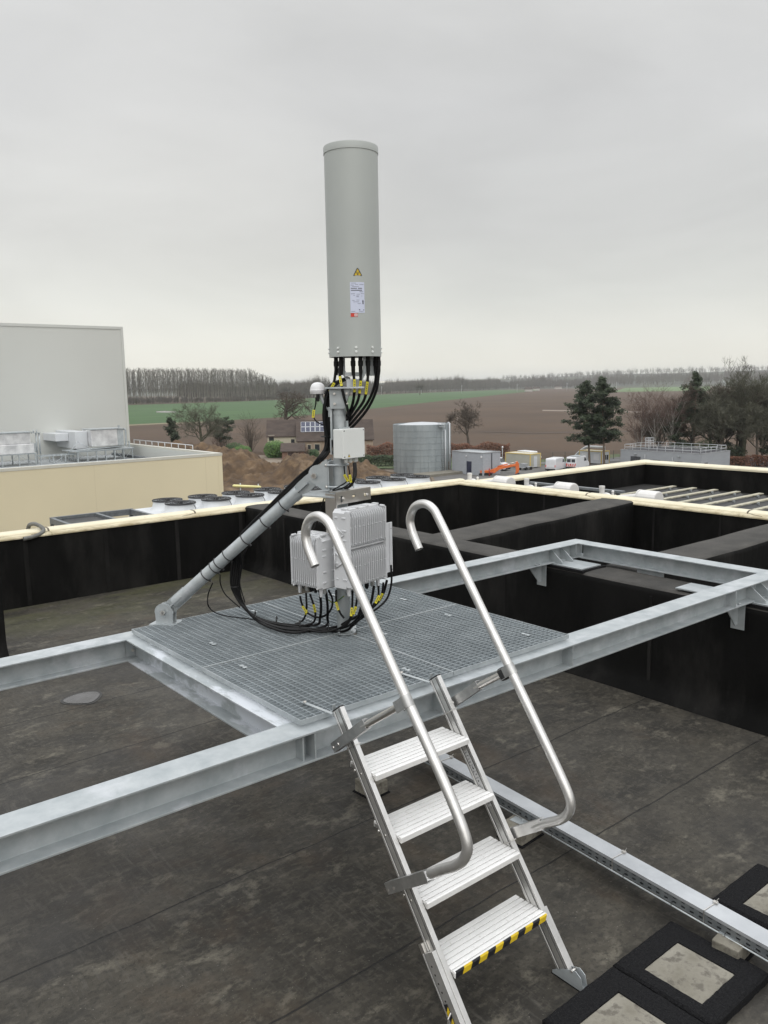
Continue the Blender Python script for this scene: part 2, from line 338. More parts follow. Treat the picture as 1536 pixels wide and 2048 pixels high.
coping((-8.2,YP),(XP+.30,YP),(0,1),[2.4,5.4,8.45,11.5,13.6,16.5])
coping((XP,-6.2),(XP,YP-.0),(1,0),[2.5,5.5,8.5,11.62,14.3])
# lower roof to the right with its own parapets
ZL=-2.42
mb=MB(); mb.v=[(XP+.28,-6,ZL),(XR2,-6,ZL),(XR2,YP+.3,ZL),(XP+.28,YP+.3,ZL)]; mb.f=[(0,1,2,3)]; mb.sm=[False]
lowm=mat('black_roofing_membrane',(.008,.008,.008),.85,0,c2=(.022,.021,.019),scale=1.5,bump=.4,bscale=30,spots=(2.5,(.07,.065,.055),.58,.75,.6)); mb.build('roof_deck',lowm,bld)
YQ=11.15
mb=MB(); mb.box(XP+.30,XR2+.25,YQ,YQ+.25,ZL-.5,-1.93); mb.build('parapet',bit_wall,bld)
mb=MB(); mb.box(XR2,XR2+.25,-6.2,YQ,ZL-.5,-1.93); mb.build('parapet',bit_wall,bld)
def capbar(p0,p1,n,z):
    d=(Vector((*p1,0))-Vector((*p0,0)));ln=d.length;d.normalize();n=Vector((*n,0)); mb=MB()
    prof=[(-.02,z-.03),(-.02,z+.01),(.0,z+.035),(.05,z+.055),(.2,z+.055),(.27,z+.03),(.28,z-.06)]
    mb.prism(prof,Vector((*p0,0)),n,Z3,d,0,ln); mb.build('coping',cream_m,bld,bevel=.004)
capbar((XP+.42,YQ),(XR2+.28,YQ),(0,1),-1.92); capbar((XR2,-6.2),(XR2,YQ-.01),(1,0),-1.92)
# puddle
pud=mat('puddle_water',(.06,.057,.055),.16,0,c2=(.10,.098,.098),scale=6,spec=.5)
mb=MB(); c=Vector((2.33,7.18)); pts=[]
for k in range(28):
    a=2*math.pi*k/28; q=1+.12*noise.noise(Vector((math.cos(a)*.9,math.sin(a)*.9,3))); pts.append((c.x+.15*q*math.cos(a)+.03*math.sin(2*a),c.y+.14*q*math.sin(a)))
flat([(c.x+(x-c.x)*1.16,c.y+(y-c.y)*1.2) for x,y in pts],ZR+.003,'wet_patch',mat('wet_bitumen',(.010,.0095,.009),.35,0,c2=(.018,.017,.015),scale=8)); flat(pts,ZR+.006,'puddle',pud)
# ---------------------------------------------------------------- galvanised beam frame
BT=-1.585; BH=.148; BW=.165; TF=.010; TW=.007
frame=thing('steel_beam_frame',(3,4,BT-BH),'galvanised I-beam frame bridging the roof, carrying the grating platform','steel frame')
def ipoly(w=BW,h=BH): 
    a,b=w/2,h; t=TW/2
    return [(-a,0),(-a,-TF),(-t,-TF),(-t,-b+TF),(-a,-b+TF),(-a,-b),(a,-b),(a,-b+TF),(t,-b+TF),(t,-TF),(a,-TF),(a,0)]
def beamX(y,x0,x1,dz=0):
    mb=MB(); mb.prism(ipoly(),(0,y,BT+dz),Y3,Z3,X3,x0,x1); return mb.build('beam',galv,frame,bevel=.0015)
def beamY(x,y0,y1,dz=0):
    mb=MB(); mb.prism(ipoly(),(x,0,BT+dz),X3,Z3,Y3,y0,y1); return mb.build('beam',galv_s if x<2.5 else galv,frame,bevel=.0015)
YF,YB=3.107,5.095
beamX(YF,-2.2,6.76); beamX(YB,-2.2,6.76)
h=BW/2-.001
for x in (2.01,3.0,3.99): beamY(x,YF+.005,YB-.005,-.0015)
beamY(6.675,YF+h,YB-h,-.001)
# end plates and bolts of the cross beam
mb=MB(); mb.box(1.945,2.075,YB-.02,YB-.012,BT-BH+.011,BT-.012); mb.build('end_plate',galv,frame)
mb=MB()
for x,y,z in ((1.99,YB-.028,BT-.10),(2.03,YB-.028,BT-.10)): mb.cyl((x,y,z),(x,y+.01,z),.011,6); mb.cyl((x,y-.008,z),(x,y,z),.006,8)
split_build(mb,'bolt',stainless,frame)
for x in (2.03,2.85,3.945,5.93):
    mb=MB(); mb.box(x-.004,x+.004,YF-BW/2+.001,YF-TW/2,BT-BH+TF,BT-TF); split_build(mb,'stiffener',galv,frame)
for x in (1.975,): 
    mb=MB(); mb.box(x-.004,x+.004,YF-BW/2+.02,YF-TW/2,BT-BH+TF,BT-TF); split_build(mb,'stiffener',galv,frame)
mb=MB()
for x in (4.04,6.56): mb.box(x-.004,x+.004,YB-BW/2+.001,YB-TW/2,BT-BH+TF,BT-TF)
split_build(mb,'stiffener',galv,frame)
# support feet on the upstand wall: plate, two sloping gussets, rubber mat, side clamp bracket
ZB=BT-BH
def foot(y,side):
    x0,x1=6.20,6.50
    ya,yb=(y-side*BW/2,y-side*.42) ; ya,yb=min(ya,yb),max(ya,yb)
    ym,yn=(y-side*BW/2,y-side*(BW/2+.15))
    mb=MB(); mb.box(x0,x1,ya if side>0 else y-.05,yb if side<0 else y+.05,ZB-.013,ZB-.001)
    p=mb.build('base_plate',galv,frame,bevel=.001)
    mb=MB(); mb.box(x0-.02,x1+.04,(ya if side>0 else y-.05)-.03,(yb if side<0 else y+.05)+.03,ZB-.034,ZB-.0135); mb.build('rubber_pad',rubber,frame)
    for gx in (x0+.04,x0+.20):
        mb=MB(); pol=[(0,0),(0,BH-.02),(.02,BH-.02),(.16,.02),(.16,0)]
        mb.prism(pol,(gx,y-side*TW/2,ZB+.0),(0,-side,0),Z3,X3,-.004,.004); mb.build('gusset',galv,frame)
    bx=5.93
    mb=MB(); mb.box(bx,bx+.205,y-.055,y+.055,ZB-.012,ZB-.0015)
    mb.box(bx+.197,bx+.205,y-.055,y+.055,ZB-.22,ZB-.012)
    mb.prism([(0,0),(.19,0),(.19,-.17),(.15,-.17)],(bx+.005,y,ZB-.012),X3,Z3,Y3,-.004,.004); mb.build('clamp_bracket',galv,frame)
    mb=MB()
    for q in (.04,.10): mb.cyl((bx+q,y-.05*side-.01,ZB+TF),(bx+q,y-.05*side-.01,ZB+TF+.012),.010,6)
    split_build(mb,'bolt',galv,frame)
foot(YB,1); foot(YF,1)
mb=MB(); mb.box(6.62,6.74,4.08,4.36,ZB-.012,ZB-.001); mb.box(6.63,6.64,4.08,4.36,ZB-.12,ZB-.012); mb.prism([(0,0),(.0,-.11),(.10,0)],(6.64,4.2,ZB-.012),X3,Z3,Y3,-.004,.004); mb.build('clamp_bracket',galv,frame)
mb=MB(); mb.box(6.20,6.45,3.42,3.70,ZB-.013,ZB-.002); mb.build('base_plate',galv,frame)
# ---------------------------------------------------------------- grating platform: four panels of real bars
GT=-1.55
def panel(x0,y0,label,notch):
    mb=MB(); n=30; p=.999/n; nx=22; px_=.999/nx; t=.0014; hh=.024; rn=.085
    mx,my=3.0,4.1
    def barY(x,w,z0,z1):
        segs=[(y0+.0045,y0+.9945)]
        if abs(x-mx)<rn:
            q=math.sqrt(rn*rn-(x-mx)**2); a,b=my-q,my+q
            segs=[(s,e) for s,e in ((y0+.0045,min(y0+.9945,a)),(max(y0+.0045,b),y0+.9945)) if e-s>.004]
        for s,e in segs: mb.box(x-w,x+w,s,e,z0,z1)
    def barX(y,w,z0,z1):
        segs=[(x0+.0045,x0+.9945)]
        if abs(y-my)<rn:
            q=math.sqrt(rn*rn-(y-my)**2); a,b=mx-q,mx+q
            segs=[(s,e) for s,e in ((x0+.0045,min(x0+.9945,a)),(max(x0+.0045,b),x0+.9945)) if e-s>.004]
        for s,e in segs: mb.box(s,e,y-w,y+w,z0,z1)
    for i in range(1,n): barX(y0+p*i,t,GT-hh,GT)
    for i in range(1,nx): barY(x0+px_*i,t*1.1,GT-.020,GT+.0008)
    o=MB(); e=.004
    root=thing('grating_panel',(x0+.5,y0+.5,GT-hh),label,'grating','grating panels of the platform')
    o.box(x0+.001,x0+.998,y0,y0+e,GT-hh,GT+.0015); o.box(x0+.001,x0+.998,y0+.995,y0+.999,GT-hh,GT+.0015); o.box(x0,x0+e,y0+.0042,y0+.9945,GT-hh,GT+.0015); o.box(x0+.995,x0+.9985,y0+.0042,y0+.9945,GT-hh,GT+.0015)
    mb.build('bar_mesh',galv2,root,recalc=False); o.build('edge_band',galv,root)
    for cx,cy in notch:
        c=MB(); c.box(cx-.012,cx+.012,cy-.030,cy-.008,GT+.0015,GT+.004); c.box(cx-.012,cx+.012,cy+.008,cy+.030,GT+.0015,GT+.004); c.box(cx-.006,cx+.006,cy-.01,cy+.01,GT-.004,GT+.001); c.cyl((cx,cy,GT),(cx,cy,GT+.004),.005,8); c.build('fixing_clip',galv,root)
panel(2.0,3.1,'galvanised grating panel at the front left, below the left handrail',[(2.18,3.95),(2.83,3.30)])
panel(3.0,3.1,'galvanised grating panel at the front right, behind the right handrail',[(3.16,3.9),(3.8,3.28),(3.75,3.93)])
panel(2.0,4.1,'galvanised grating panel at the back left, under the looped black cables',[(2.25,4.45),(2.82,4.92)])
panel(3.0,4.1,'galvanised grating panel at the back right, behind the radio units',[(3.8,4.45),(3.5,4.9)])
# ---------------------------------------------------------------- mast, strut
MX,MY=3.0,4.1
V=Vector((math.cos(YAW),math.sin(YAW),0)); Q=Vector((math.sin(YAW),-math.cos(YAW),0)); MO=Vector((MX,MY,0))
def mp_(a,f,z): return MO+Q*a+V*f+Vector((0,0,z))
HA=R(11.5); A_=Vector((math.cos(HA),math.sin(HA),0)); B_=Vector((-math.sin(HA),math.cos(HA),0))
def ab(a,b,z): return MO+A_*a+B_*b+Vector((0,0,z))
mast=thing('antenna_mast',(MX,MY,GT-.04),'galvanised steel mast with diagonal strut standing on the grating platform','mast')
pr=.0435
mb=MB(); mb.cyl((MX,MY,GT-.05),(MX,MY,-.03),pr,32); mb.build('pole',galv,mast)
mb=MB(); mb.cyl((MX,MY,GT+.001),(MX,MY,GT+.008),.075,28); mb.prism([(-.05,0),(.05,0),(.12,-.12),(.06,-.14)],(MX+.05,MY,GT+.002),X3,-Y3,Z3,0,.006); mb.build('foot_collar',galv,mast)
mb=MB()
for k in range(4):
    g=R(20+90*k); c=Vector((MX+.062*math.cos(g),MY+.062*math.sin(g),GT+.008)); mb.cyl(c,c+Z3*.008,.008,6)
split_build(mb,'bolt',galv,mast)
# sleeve rings along the pole
mb=MB()
for z,r_ in ((-.155,pr+.004),(-.40,pr+.004)): mb.cyl((MX,MY,z-.012),(MX,MY,z+.012),r_,32)
split_build(mb,'collar',galv,mast)
# head: flange plate, tapering gussets, cup
mb=MB(); mb.prism([(-.075,-.10),(.16,-.10),(.16,.10),(-.075,.10)],mp_(0,0,0),Q,V,Z3,-.010,.0); mb.build('flange_plate',galv,mast,bevel=.001)
for f in (-.055,.055):
    mb=MB(); mb.prism([(-.052,-.011),(.075,-.011),(.062,-.06),(.040,-.13),(-.046,-.13)],mp_(0,f,0),Q,Z3,V,-.004,.004); mb.build('gusset',galv,mast)
mb=MB()
for z in (-.04,-.10):
    for a in (-.02,.055): c=mp_(a,-.06,z); mb.cyl(c,c-V*.022,.008,6); mb.cyl(c,c-V*.032,.004,8)
split_build(mb,'bolt',stainless,mast)
mb=MB(); mb.obox(mp_(-.045,-.02,-.19),Q,V,Z3,.006,.022,.13); mb.obox(mp_(-.052,0,-.36),Q,V,Z3,.004,.03,.05); split_build(mb,'cable_rail',galv,mast)
# strut clamp
SB=Vector((2.245,5.10,0)); SD=(SB-MO); SD.z=0; SD.normalize(); SN=Vector((-SD.y,SD.x,0))
def sp_(a,z,n=0): return MO+SD*a+SN*n+Vector((0,0,z))
mb=MB(); mb.obox(sp_(.063,-.545),SD,SN,Z3,.005,.05,.092); mb.build('clamp_plate',galv,mast,bevel=.001)
mb=MB()
for z in (-.475,-.61):
    path=[sp_(.075,z,-pr-.008)]+[sp_(-math.sin(t)*(pr+.008),z,-math.cos(t)*(pr+.008)) for t in [math.pi*i/10 for i in range(11)]]+[sp_(.075,z,pr+.008)]
    mb.tube(path,.006,8)
split_build(mb,'clamp_bolt',galv,mast)
mb=MB()
for z in (-.475,-.61):
    for s in (-1,1): mb.cyl(sp_(.068,z,s*(pr+.008)),sp_(.08,z,s*(pr+.008)),.011,6)
split_build(mb,'nut',stainless,mast)
for s in (-.047,.047):
    mb=MB(); pol=[(.068,-.455+.02),(.068,-.63),(.10,-.63)]+[(.13+.062*math.cos(t),-.535+.062*math.sin(t)) for t in [R(-60+i*20) for i in range(9)]]+[(.10,-.455)]
    mb.prism(pol,sp_(0,0,s),SD,Z3,SN,-.004,.004); mb.build('clevis_plate',galv,mast)
p0=sp_(.15,-.54); p1=Vector((2.245,5.10,-1.475)); sd_=(p1-p0).normalized(); sn_=SN; su_=sd_.cross(sn_).normalized()
mb=MB(); mb.cyl(p0+sd_*.16,p1-sd_*.10,.0405,28); strut=mb.build('strut',galv,mast)
mb=MB()
for a in (p0,p1):
    s=1 if a is p0 else -1
    mb.obox(a+sd_*(.10*s),sd_,su_,sn_,.115,.045,.006)
    mb.obox(a+sd_*(.13*s),sd_,sn_,su_,.055,.045,.006)
split_build(mb,'strut_fork',galv,strut,bevel=.001)
for s in (-.024,.024):
    mb=MB(); c=p1+sn_*s*.9; pol=[(.068*math.cos(R(t)),.06*math.sin(R(t))) for t in range(-20,201,20)]+[(-.062,-.075),(.062,-.075)]
    mb.prism(pol,c,SD,Z3,SN,-.005,.005); mb.build('base_ear',galv,mast)
mb=MB(); mb.obox(p1+Vector((0,0,-.081)),SD,SN,Z3,.09,.07,.006); mb.build('base_plate',galv,mast)
mb=MB()
for c,w in ((sp_(.15,-.54),.075),(p1,.05)): mb.cyl(c-sn_*w,c+sn_*w,.010,12); mb.cyl(c-sn_*w,c-sn_*(w-.012),.018,6); mb.cyl(c+sn_*w,c+sn_*(w-.012),.018,6)
split_build(mb,'pivot_bolt',stainless,mast)
# cable ties round the strut
sl_=(p1-p0).length
for t in (.21,.33,.455,.575,.635,.665,.72):
    c=p0+(p1-p0)*t; mb=MB(); ring=[c+su_*(math.cos(g)*.043)+sn_*(math.sin(g)*.043) for g in [2*math.pi*k/20 for k in range(21)]]; mb.tube(ring,.0035,6,cap=False)
    mb.obox(c+sn_*.0-su_*.048,sd_,sn_,su_,.005,.007,.006); mb.build('cable_tie',black_p,strut)
# ---------------------------------------------------------------- antenna
AX=mp_(.11,0,0); AZ0,AZ1,AR=.178,1.382,.158
ant=thing('antenna',(AX.x,AX.y,AZ0),'tall pale grey cylindrical antenna with a warning triangle, on top of the mast','antenna')
mb=MB(); mb.lathe((AX.x,AX.y,0),[(.0001,AZ0+.012),(AR-.006,AZ0+.012),(AR-.006,AZ0),(AR,AZ0),(AR,AZ1-.01)],72); mb.build('radome',paint_ant,ant)
mb=MB(); mb.lathe((AX.x,AX.y,0),[(AR,AZ1-.040),(AR+.003,AZ1-.039),(AR+.0035,AZ1-.004),(AR+.002,AZ1+.001),(AR-.012,AZ1+.003),(.0001,AZ1+.004)],72); mb.build('cap',paint_ant,ant)
mb=MB(); mb.lathe((AX.x,AX.y,0),[(.0001,AZ0+.004),(AR-.008,AZ0+.004)],48); mb.build('bottom_plate',galv,ant)
def cylmap(ang0,off,dz=0):      # (u metres along the surface to the right, z) -> point just off the radome
    def f(u,z): 
        g=ang0+u/(AR+off); return AX+(-V*math.cos(g)+Q*math.sin(g))*(AR+off)+Vector((0,0,z+dz))
    return f
def patch(mb,f,u0,u1,z0,z1,n=8):
    vs=[f(u0+(u1-u0)*i/n,z) for i in range(n+1) for z in (z0,z1)]
    mb.add(vs,[(2*i,2*i+2,2*i+3,2*i+1) for i in range(n)])
def polyp(mb,f,pts): mb.add([f(u,z) for u,z in pts],[tuple(range(len(pts)))])
lavender=mat('pale_sticker',(.60,.64,.78),.35,0,var=.02); ink=mat('printed_ink',(.05,.05,.06),.5,0,var=.1); ink2=mat('printed_ink_grey',(.22,.23,.30),.5,0,var=.1); red=mat('red_print',(.62,.05,.03),.45,0,var=.05); white_p=mat('white_print',(.72,.70,.70),.45,0,var=.03)
mb=MB(); f=cylmap(R(11),.0012,-.024); patch(mb,f,-.048,.037,.451,.625); lab=mb.build('type_label',lavender,ant)
random.seed(4)
f=cylmap(R(11),.002,-.024); mk=MB(); mk2=MB()
for k in range(11): 
    u=-.043+k*.006; patch(mk,f,u,u+.0048,.588,.5925,1) if k!=6 else None; patch(mk,f,u,u+.005,.577,.5815,1)
for u0,u1,z in ((-.04,-.012,.618),(-.018,.0,.611),(.008,.033,.611),(-.043,-.025,.607),(-.035,.004,.599),(.008,.03,.570),(-.043,-.02,.558),(-.01,.01,.556),(.015,.033,.559),(-.03,-.02,.548),(-.012,.004,.546),(-.012,.002,.541),(.018,.024,.545),(-.036,-.022,.520),(-.012,.006,.522),(-.03,-.02,.512),(-.018,.004,.512),(-.005,.006,.502),(.008,.014,.504),(-.043,-.02,.458),(.002,.03,.458)):
    u=u0
    while u<u1: w=random.uniform(.002,.0045); patch(mk2,f,u,min(u+w,u1),z,z+.0028,1); u+=w+.0012
patch(mk,f,.024,.030,.501,.516,1); polyp(mk,f,[(.0215,.516),(.0325,.516),(.027,.526)]); patch(mk,f,.003,.009,.466,.471,1); patch(mk,f,.028,.033,.465,.470,1)
mk.build('print',ink,lab); mk2.build('print',ink2,lab)
mb=MB(); f=cylmap(R(11),.0014,-.024); patch(mb,f,-.047,-.006,.4285,.4490); l2=mb.build('red_label',red,ant); mb=MB(); f=cylmap(R(11),.0022,-.024); patch(mb,f,-.025,-.008,.431,.4465,3); mb.build('white_field',white_p,l2); mb=MB(); f=cylmap(R(11),.0028,-.024); patch(mb,f,-.018,-.015,.434,.444,1); patch(mb,f,-.021,-.012,.4375,.4405,1); mb.build('print',red,l2)
def tri(cu,cz,s,f,off=0):
    h_=s*.87
    return [(cu-s/2,cz-h_/3),(cu+s/2,cz-h_/3),(cu,cz+h_*2/3)]
f=cylmap(R(11),.0012,-.024); mb=MB(); polyp(mb,f,[(-.025,.660),(.023,.660),(.025,.664),(.003,.704),(-.001,.7045),(-.005,.704),(-.027,.664)]); wt=mb.build('warning_triangle',ink,ant)
f=cylmap(R(11),.0018,-.024); mb=MB(); polyp(mb,f,[(-.0215,.6632),(.0195,.6632),(-.001,.7)]); mb.build('yellow_field',yel_blk,wt)
f=cylmap(R(11),.0024,-.024); mb=MB(); polyp(mb,f,[(-.004,.6645),(.002,.6645),(0,.680),(-.002,.680)]); 
for s in (-1,1):
    for q,(r1,r2) in enumerate(((.005,.0065),(.0085,.0100))):
        pts=[(-.001+s*r1*math.cos(t),.679+r1*math.sin(t)) for t in (R(-50),R(-20),R(10),R(40))]+[(-.001+s*r2*math.cos(t),.679+r2*math.sin(t)) for t in (R(40),R(10),R(-20),R(-50))]
        polyp(mb,f,pts)
mb.build('print',ink,wt)
mb=MB()
for g in (-128,-85,-42,0,38,80,125):
    for z in (.204,.228):
        f=cylmap(R(g+4),0); c=f(0,z); d=(c-AX); d.z=0; d.normalize(); mb.cyl(c-d*.001,c+d*.004,.0075,14); mb.cyl(c+d*.004,c+d*.0075,.0035,8)
split_build(mb,'screw',plastic_w,ant)
# support legs of the antenna (trapezoid plates) between flange and radome
for s,fz in ((-1,0),(1,0)):
    mb=MB(); pol=[(-.085,AZ0+.002),(-.055,AZ0+.002),(-.055,.10),(-.03,.045),(.045,.045),(.045,.001),(-.045,.001),(-.045,.03),(-.085,.10)]
    mb.prism([(u*-s,z) for u,z in pol],mp_(.10,-.03*s+.0,0),Q,Z3,V,-.005,.005); mb.build('support_leg',galv,ant)
mb=MB(); mb.obox(mp_(.105,.0,.075),Q,V,Z3,.06,.028,.012); mb.build('cross_brace',galv,ant)
mb=MB(); mb.obox(mp_(.20,.06,.12),Q,V,Z3,.028,.02,.055); mb.build('control_module',galv,ant)
# connectors
for a,fw in ((.097,-.05),(.142,-.06),(.187,-.04),(.232,.02),(.25,0),(.025,-.06),(-.007,-.02)):
    mb=MB(); c=mp_(a,fw,0); mb.lathe((c.x,c.y,0),[(.001,.182),(.013,.182),(.013,.155),(.0155,.154),(.0155,.125),(.0125,.122),(.0125,.095),(.009,.07),(.001,.07)],14); mb.build('connector',black_r,ant)
# ---------------------------------------------------------------- satellite dome
gd=thing('satellite_antenna',mp_(-.125,0,-.05),'small white satellite receiver dome on an arm beside the mast head','antenna')
c=mp_(-.125,0,0)
mb=MB(); mb.lathe((c.x,c.y,0),[(.0001,-.040),(.044,-.040),(.047,-.036),(.0485,-.016),(.0465,-.014),(.0455,-.010),(.044,.002),(.036,.018),(.022,.028),(.0001,.032)],32); mb.build('dome',dome_w,gd)
mb=MB(); mb.lathe((c.x,c.y,0),[(.0001,-.04),(.012,-.04),(.012,-.062),(.009,-.085),(.0001,-.085)],12); mb.build('connector',black_p,gd)
mb=MB(); mb.tube([mp_(-.105,0,-.042),mp_(-.10,0,-.075),mp_(-.065,0,-.135),mp_(-.04,0,-.15)],.012,10); mb.obox(mp_(-.05,0,-.15),Q,V,Z3,.012,.03,.03); mb.build('arm',galv,gd)
# ---------------------------------------------------------------- junction box
jb=thing('junction_box',ab(-.025,-.1,-.43),'light grey junction box with a small yellow warning triangle, clamped to the mast','junction box')
mb=MB(); mb.obox(ab(-.025,-.095,-.338),A_,B_,Z3,.097,.035,.087); mb.build('housing',plastic_w,jb,bevel=.004)
mb=MB(); mb.obox(ab(-.025,-.136,-.338),A_,B_,Z3,.099,.006,.089); lid=mb.build('lid',plastic_w,jb,bevel=.003)
mb=MB()
for a in (-.088,.088):
    for z in (-.078,.078): c=ab(-.025+a,-.142,-.338+z); mb.cyl(c,c-B_*.0015,.004,8)
split_build(mb,'screw',ink,lid)
mb=MB(); o_=ab(-.105,-.1425,-.418); mb.add([o_+A_*.02,o_+A_*.042,o_+A_*.031+Z3*.021],[(0,1,2)]); w=mb.build('warning_triangle',ink,lid); mb=MB(); o_=o_-B_*.0006; mb.add([o_+A_*.0225+Z3*.0016,o_+A_*.0395+Z3*.0016,o_+A_*.031+Z3*.0175],[(0,1,2)]); mb.build('yellow_field',yel_blk,w)
mb=MB(); o_=o_-B_*.0006; mb.add([o_+A_*.0315+Z3*.014,o_+A_*.0285+Z3*.009,o_+A_*.031+Z3*.009,o_+A_*.0300+Z3*.004,o_+A_*.0335+Z3*.0105,o_+A_*.0312+Z3*.0105],[(0,1,2,3,4,5)]); mb.build('print',ink,w)
for a,r_ in ((-.05,.014),(-.01,.014),(.037,.018)):
    mb=MB(); c=ab(a,-.095,0); mb.lathe((c.x,c.y,0),[(.001,-.424),(r_,-.424),(r_,-.433),(r_*.9,-.434),(r_*.9,-.452),(r_*.6,-.458),(.001,-.458)],8,smooth=False); mb.build('cable_gland',plastic_w,jb)
mb=MB(); mb.obox(ab(-.02,-.05,-.25),A_,B_,Z3,.05,.012,.008); mb.obox(ab(.012,-.055,-.235),A_,B_,Z3,.006,.006,.03); mb.obox(ab(-.02,-.05,-.425),A_,B_,Z3,.05,.012,.008); mb.build('mounting_bracket',galv,jb)
# ---------------------------------------------------------------- bracket ring for the radios
rb=thing('radio_bracket',ab(0,0,-.66),'perforated steel bracket plates round the mast holding the radio units','bracket')
mb=MB(); mb.prism([(-.24,.10),(-.20,-.13),(.12,-.13),(.17,.05),(.05,.17),(-.10,.17)],ab(0,0,0),A_,B_,Z3,-.655,-.645); mb.build('ring_plate',galv,rb,bevel=.001)
mb=MB(); mb.prism([(-.2,-.02),(.12,-.02),(.15,.05),(-.05,.15),(-.2,.12)],ab(0,0,0),A_,B_,Z3,-1.205,-1.197); mb.build('ring_plate',galv,rb,bevel=.001)
def holed(mb,w,hh,holes,org,U,Vv,W,th):
    """plate with rounded top corners and real holes (grid of strips round each square hole)"""
    xs=sorted({-w/2,w/2}|{x for a,b,c,d in holes for x in (a,b)}); zs=sorted({0,hh}|{z for a,b,c,d in holes for z in (c,d)})
    for i in range(len(xs)-1):
        for j in range(len(zs)-1):
            cx,cz=(xs[i]+xs[i+1])/2,(zs[j]+zs[j+1])/2
            if any(a<cx<b and c<cz<d for a,b,c,d in holes): continue
            mb.obox(Vector(org)+U*cx+Vv*cz,U,Vv,W,(xs[i+1]-xs[i])/2,(zs[j+1]-zs[j])/2,th/2)
mb=MB(); holed(mb,.32,.075,[(-.12,-.10,.012,.05),(-.014,.014,.03,.048),(.10,.125,.02,.045)],ab(-.04,-.14,-.695),A_,Z3,B_,.005); 
mb.obox(ab(-.197,-.10,-.75),B_,Z3,A_,.045,.12,.003); mb.obox(ab(-.04,-.115,-.6205),A_,B_,Z3,.16,.025,.0025); pl_=mb.build('front_plate',stainless,rb)
mb=MB()
for a in (-.147,.073): c=ab(a,-.145,-.66); mb.cyl(c,c-B_*.012,.009,6); mb.cyl(c,c-B_*.02,.005,8)
split_build(mb,'bolt',stainless,pl_)
mb=MB(); mb.obox(ab(-.045,-.10,-1.23),A_,B_,Z3,.035,.035,.028); mb.obox(ab(-.0,-.055,-1.21),A_,B_,Z3,.06,.02,.012); mb.build('lower_bracket',galv,rb)
# ---------------------------------------------------------------- radio units
def radio(name,label,c,U,W,w,d,h,split=None,nfin=15,side_lugs=True,plain=False):
    """finned cast radio unit; c = centre of the finned face at the bottom, U along the face, W outwards from the face"""
    c=Vector(c);U=Vector(U);W=Vector(W); root=thing(name,c,label,'radio unit','remote radio units on the mast')
    body=MB(); body.prism([(-w/2,0),(w/2,0),(w/2,h-.03),(w/2-.03,h),(-w/2+.02,h),(-w/2,h-.02)],c-W*d,U,Z3,W,0,d-.042)
    if not plain:
        fins=MB(); p=(w-.024)/(nfin-1); segs=[(.012,h-.01)] if not split else [(.012,split-.012),(split+.012,h-.01)]
        for k in range(nfin):
            u=-w/2+.012+p*k
            for a,b in segs:
                pol=[(-.043,a),(-.006,a),(0,a+.012),(0,b-.035),(-.012,b-.008),(-.043,b)]
                fins.prism([(q,z) for q,z in pol],c+U*u,W,Z3,U,-.0016,.0016)
                if k%2==0:
                    for z in (a+(b-a)*.08,a+(b-a)*.55): fins.cyl(c+U*u-W*.012+Z3*z,c+U*u+W*.001+Z3*z,.0042,6)
        for s in (-1,1): fins.obox(c+U*(s*(w/2-.003))-W*.022+Z3*(h/2),U,W,Z3,.003,.021,h/2-.012)
        if split: fins.obox(c-W*.03+Z3*split,U,W,Z3,w/2-.006,.012,.004)
        fins.build('cooling_fins',paint_rru,root)
    lug=body
    for z in ((.12*h,.32*h,.62*h,.74*h,.9*h) if side_lugs else (.1*h,.3*h,.5*h,.88*h)):
        for s in (-1,1):
            if plain: continue
            for off in (.35,.8): lug.obox(c+U*(s*w/2)-W*(d*off)+Z3*z,W,Z3,U,.015 if off<.5 else .009,.0045,.005)
    for u in (-w*.42,-w*.15,w*.12,w*.4): lug.obox(c+U*u-W*(d*.45)+Z3*(h+.002),U,W,Z3,.012,.02,.006)
    for u in (-w*.4,w*.4): lug.prism([(-.011,0),(.011,0),(.006,-.05),(-.006,-.05)],c+U*u-W*.05,U,Z3,W,-.008,.008)
    for u in (-w/2+.012,w/2-.012): 
        for z in (.01,h*.98): lug.cyl(c+U*u-W*.04+Z3*z,c+U*u-W*.004+Z3*z,.008,8)
    body.build('housing',paint_rru,root,bevel=.002)
    k=0
    for u in (-.33,-.17,0,.17,.33):
        mb=MB(); q=c+U*(w*u)-W*(d*.55); mb.lathe((q.x,q.y,0),[(.001,q.z+.002),(.012,q.z+.002),(.012,q.z-.012),(.014,q.z-.013),(.014,q.z-.032),(.008,q.z-.045),(.001,q.z-.045)],12); mb.build('connector',black_r if k%4 else stainless,root); k+=1
    return root
r1=radio('radio_unit','largest radio unit, its finned face split in two',ab(-.062,-.275,-1.19),A_,-B_,.34,.135,.475,split=.245,nfin=17)
mb=MB(); c0=ab(-.233,-.20,-.86)
for z0 in (0,-.16):
    for a,b in (((-.045,.05),(.03,0)),((.03,0),(-.045,-.05)),((-.045,.05),(-.045,-.05))):
        p=c0+(-B_)*a[0]+Z3*(a[1]+z0); q=c0+(-B_)*b[0]+Z3*(b[1]+z0); mb.tube([p-A_*.004,q-A_*.004],.004,6)
mb.build('side_handle',paint_rru,r1)
mb=MB(); f_=ab(.115,-.235,-.96); mb.obox(f_,-B_,Z3,A_,.02,.05,.008); mb.build('side_cover',paint_rru,r1,bevel=.003)
radio('radio_unit','smaller radio unit left of the mast, behind the hooked end of the left handrail',ab(-.315,.03,-1.205),-B_,-A_,.225,.175,.325,nfin=13)
r3=radio('radio_unit','radio unit on the far right of the mast, only its flat side plate showing',ab(.325,.03,-1.19),B_,A_,.24,.19,.32,nfin=13)
